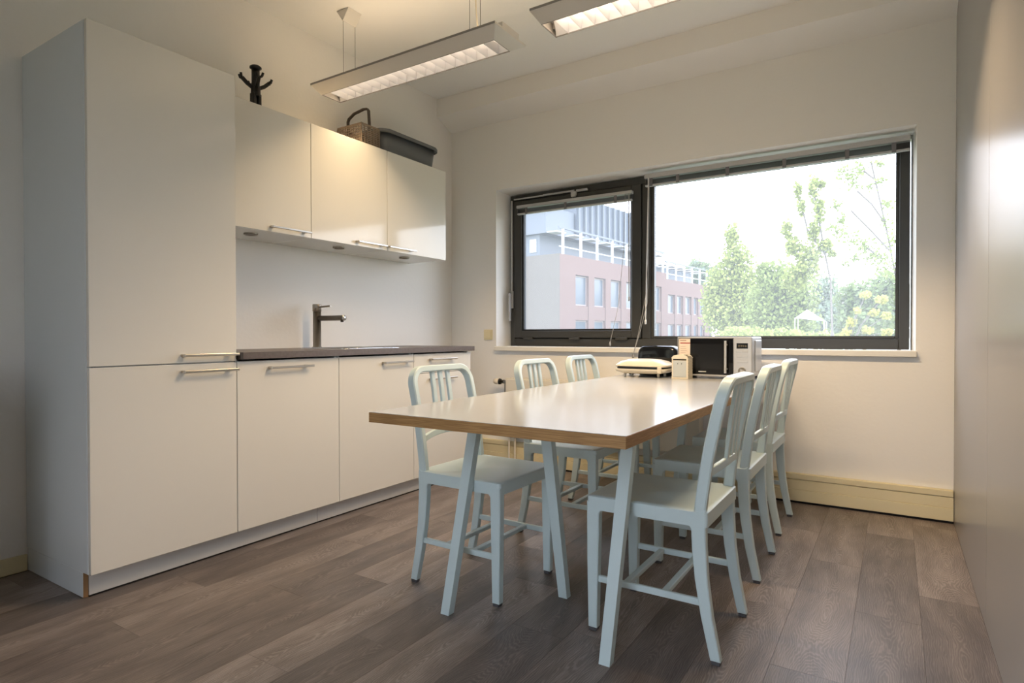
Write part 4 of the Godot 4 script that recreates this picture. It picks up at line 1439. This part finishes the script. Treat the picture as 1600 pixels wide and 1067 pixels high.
	var cs := [Vector3(-0.42, lo, 0.35), Vector3(0.43, lo - 0.11, 0.35), Vector3(0.43, lo - 0.11, -0.4), Vector3(-0.42, lo, -0.4)]
	for k in 4:
		face(s, [cs[k], cs[(k + 1) % 4], Vector3(-0.1, top, 0)], Vector3(0, 0, 0))
	obj("canopy", s, M.out_white, t)
	for p in cs:
		s = ST()
		tube(s, [Vector3(p.x, 0, p.z), p], 0.018, 8)
		obj("pole", s, M.out_white, t)
	# wire across the sky
	t = thing("overhead_cable", "thin dark cable crossing the sky above the trees", "cable", V(-1.7, 3.0, 9.0))
	s = ST()
	var o := t.position
	tube(s, [V(-6.0, 3.32, 9.0) - o, V(-3.2, 3.215, 9.0) - o, V(-0.02, 3.15, 9.0) - o, V(3.5, 3.18, 9.0) - o], 0.004, 6)
	obj("line", s, M.bark, t)

func office(c: Vector3, hb: float, lr: float, ll: float, cols: Array, rows: Array, big: bool, label: String) -> void:
	# local: the corner at the origin; +x runs back along the right-hand face, -z... the left-hand face runs along +z
	var t := thing("office_building", label, "building", Vector3(c.x, GY, c.z))
	var rx := Vector3(0.107, 0, -0.994)     # along the face that recedes
	var lx := Vector3(-0.994, 0, -0.107)    # along the face turned to us
	t.basis = Basis(rx, Vector3.UP, -lx)    # local x = rx, local -z = lx
	var h := hb - GY
	var zz := -ll
	# walls; window bays on the face z = 0 are set back 0.25
	var s := ST()
	var edges := [0.0]
	for q in cols:
		edges.append(q[0])
		edges.append(q[1])
	edges.append(lr)
	for k in range(0, edges.size(), 2):
		bx(s, Vector3(edges[k], 0, -0.3), Vector3(edges[k + 1], h, 0))
	for q in cols:
		var ys := [0.0]
		for k in range(rows.size() - 1, -1, -1):
			ys.append(rows[k][0] - GY)
			ys.append(rows[k][1] - GY)
		ys.append(h)
		for k in range(0, ys.size(), 2):
			bx(s, Vector3(q[0], ys[k], -0.3), Vector3(q[1], ys[k + 1], -0.06 if k == 2 else 0.0))
	bx(s, Vector3(0.0, 0, zz), Vector3(lr, h, -0.3))
	obj("brick_wall", s, M.brick, t)
	box("end_wall", Vector3(-0.06, 0, zz), Vector3(0.0, h, 0.0), M.stone if big else M.brick, t, 0.0, "pale end wall" if big else "")
	for q in cols:
		for r in rows:
			var wn := Vector3(q[0] + 0.02, r[0] - GY + 0.02, -0.26)
			var wx := Vector3(q[1] - 0.02, r[1] - GY - 0.02, -0.18)
			s = ST()
			for e in [[wn.x, wn.x + 0.08, wn.y, wx.y], [wx.x - 0.08, wx.x, wn.y, wx.y]]:
				bx(s, Vector3(e[0], e[2], wn.z), Vector3(e[1], e[3], wx.z))
			bx(s, Vector3(wn.x + 0.08, wn.y, wn.z), Vector3(wx.x - 0.08, wn.y + 0.08, wx.z))
			bx(s, Vector3(wn.x + 0.08, wx.y - 0.08, wn.z), Vector3(wx.x - 0.08, wx.y, wx.z))
			var f := obj("window", s, M.out_frame, t)
			box("pane", Vector3(wn.x + 0.08, wn.y + 0.08, -0.24), Vector3(wx.x - 0.08, wx.y - 0.08, -0.22), M.out_glass, f)
	# setback top floor and pergola
	var ph := 1.75 if big else 1.6
	s = ST()
	bx(s, Vector3(0.15 if big else 0.6, h, zz), Vector3(lr - 0.5, h + ph - 0.2, -1.7))
	obj("penthouse", s, M.metal_grey, t)
	if big:
		box("roof_band", Vector3(-0.15, h + ph - 0.35, zz), Vector3(lr, h + ph, -1.0), M.metal_grey, t, 0.0)
		for k in 2:
			box("penthouse_window", Vector3(0.08, h + 0.25, -1.95 - 0.95 * k - 0.5), Vector3(0.15, h + 1.1, -1.95 - 0.95 * k), M.out_white, t)
	s = ST()
	bx(s, Vector3(0.0, h + ph - 0.12, -0.15), Vector3(lr, h + ph, -0.03))
	bx(s, Vector3(0.0, h + ph - 0.12, -1.7), Vector3(lr, h + ph, -1.6))
	obj("pergola_edge", s, M.metal_grey, t)
	var n := 8 if big else 6
	for k in n:
		var x := lerpf(0.5, lr - 0.5, k / float(n - 1))
		box("pergola_post", Vector3(x - 0.07, h, -0.17), Vector3(x + 0.07, h + ph - 0.12, -0.03), M.out_white, t)
		box("pergola_slab", Vector3(x - 0.55, h + ph - 0.34, -1.6), Vector3(x + 0.55, h + ph - 0.26, -0.2), M.out_white, t)
	box("roof_rail", Vector3(0.1, h + 0.45, -0.12), Vector3(lr, h + 0.52, -0.06), M.out_white, t)
	if big:
		# plant rooms
		s = ST()
		bx(s, Vector3(1.1, h + ph, -4.2), Vector3(4.6, h + ph + 1.75, -1.9))
		obj("plant_room", s, M.metal_grey, t, "pale grey box on the roof")
		var pb := box("plant_screen", Vector3(4.7, h + ph - 0.2, -5.0), Vector3(14.5, h + ph + 3.0, -1.75), M.metal_dark, t, 0.0, "dark grey ribbed screen on the roof")
		for k in 12:
			var x := lerpf(4.9, 14.3, k / 11.0)
			box("rib", Vector3(x - 0.07, h + ph - 0.2, -1.75), Vector3(x + 0.07, h + ph + 3.0, -1.6), M.metal_grey, pb)

func tree(called: String, label: String, leaf: Material, size: float, blobs: Array, limbs := []) -> void:
	var low: Array = blobs[0]
	var width := 0.0
	for b in blobs:
		if b[1] < low[1]:
			low = b
	var foot: float = limbs[0][0][0] if limbs.size() else low[0]
	var at := V(foot, GY, low[2])
	var t := thing(called, label, called, at, 0.0, "trees and shrubs outside")
	var r := RandomNumberGenerator.new()
	r.seed = int(absf(at.x) * 100 + absf(at.z) * 7)
	var s := ST()
	var thin := 0.4 if limbs.size() > 2 else 1.0
	for b in blobs:
		var c := V(b[0], b[1], b[2]) - at
		var deep: float = maxf(b[3], 0.6 * b[4])
		for k in int(24.0 * thin * b[3] * b[4] / (size * size * 0.3)) + 12:
			var d := Vector3(r.randfn(), r.randfn(), r.randfn()).normalized() * pow(r.randf(), 0.4) * r.randf_range(0.8, 1.25 if thin == 1.0 else 2.3)
			var p := c + Vector3(d.x * b[3], d.y * b[4], d.z * deep)
			var u := Vector3(r.randfn(), r.randfn(), r.randfn()).normalized()
			var v := u.cross(Vector3(r.randfn(), r.randfn(), r.randfn())).normalized()
			var L := size * r.randf_range(0.6, 1.1)
			var w := v * L * 0.36
			p -= u * L * 0.5
			var tip := p + u * L
			var mid := p + u * L * 0.45
			for q in [p, mid + w, tip, p, tip, mid - w]:
				s.add_vertex(q)
	var f := obj("foliage", s, leaf, t)
	f.set_meta("kind", "stuff")
	s = ST()
	var top := V(low[0], low[1], low[2]) - at
	if limbs.size():
		top = V(limbs[0][0][0], limbs[0][0][1], low[2]) - at
	tube(s, [Vector3.ZERO, top * 0.5 + Vector3(0.04, 0, 0), top], size * 0.35, 8)
	obj("trunk", s, M.bark, t)
	if limbs.size():
		for l in limbs:
			s = ST()
			var pts := []
			for p in l:
				pts.append(V(p[0], p[1], low[2]) - at)
			tube(s, pts, size * 0.22, 6)
			obj("branch", s, M.bark, t)
	else:
		for b in blobs:
			if b == low:
				continue
			var e := V(b[0], b[1], b[2]) - at
			s = ST()
			tube(s, [top * 0.9, top.lerp(e, 0.5) - Vector3(0, 0.1 * e.distance_to(top), 0), e], size * 0.1, 6)
			obj("branch", s, M.bark, t)
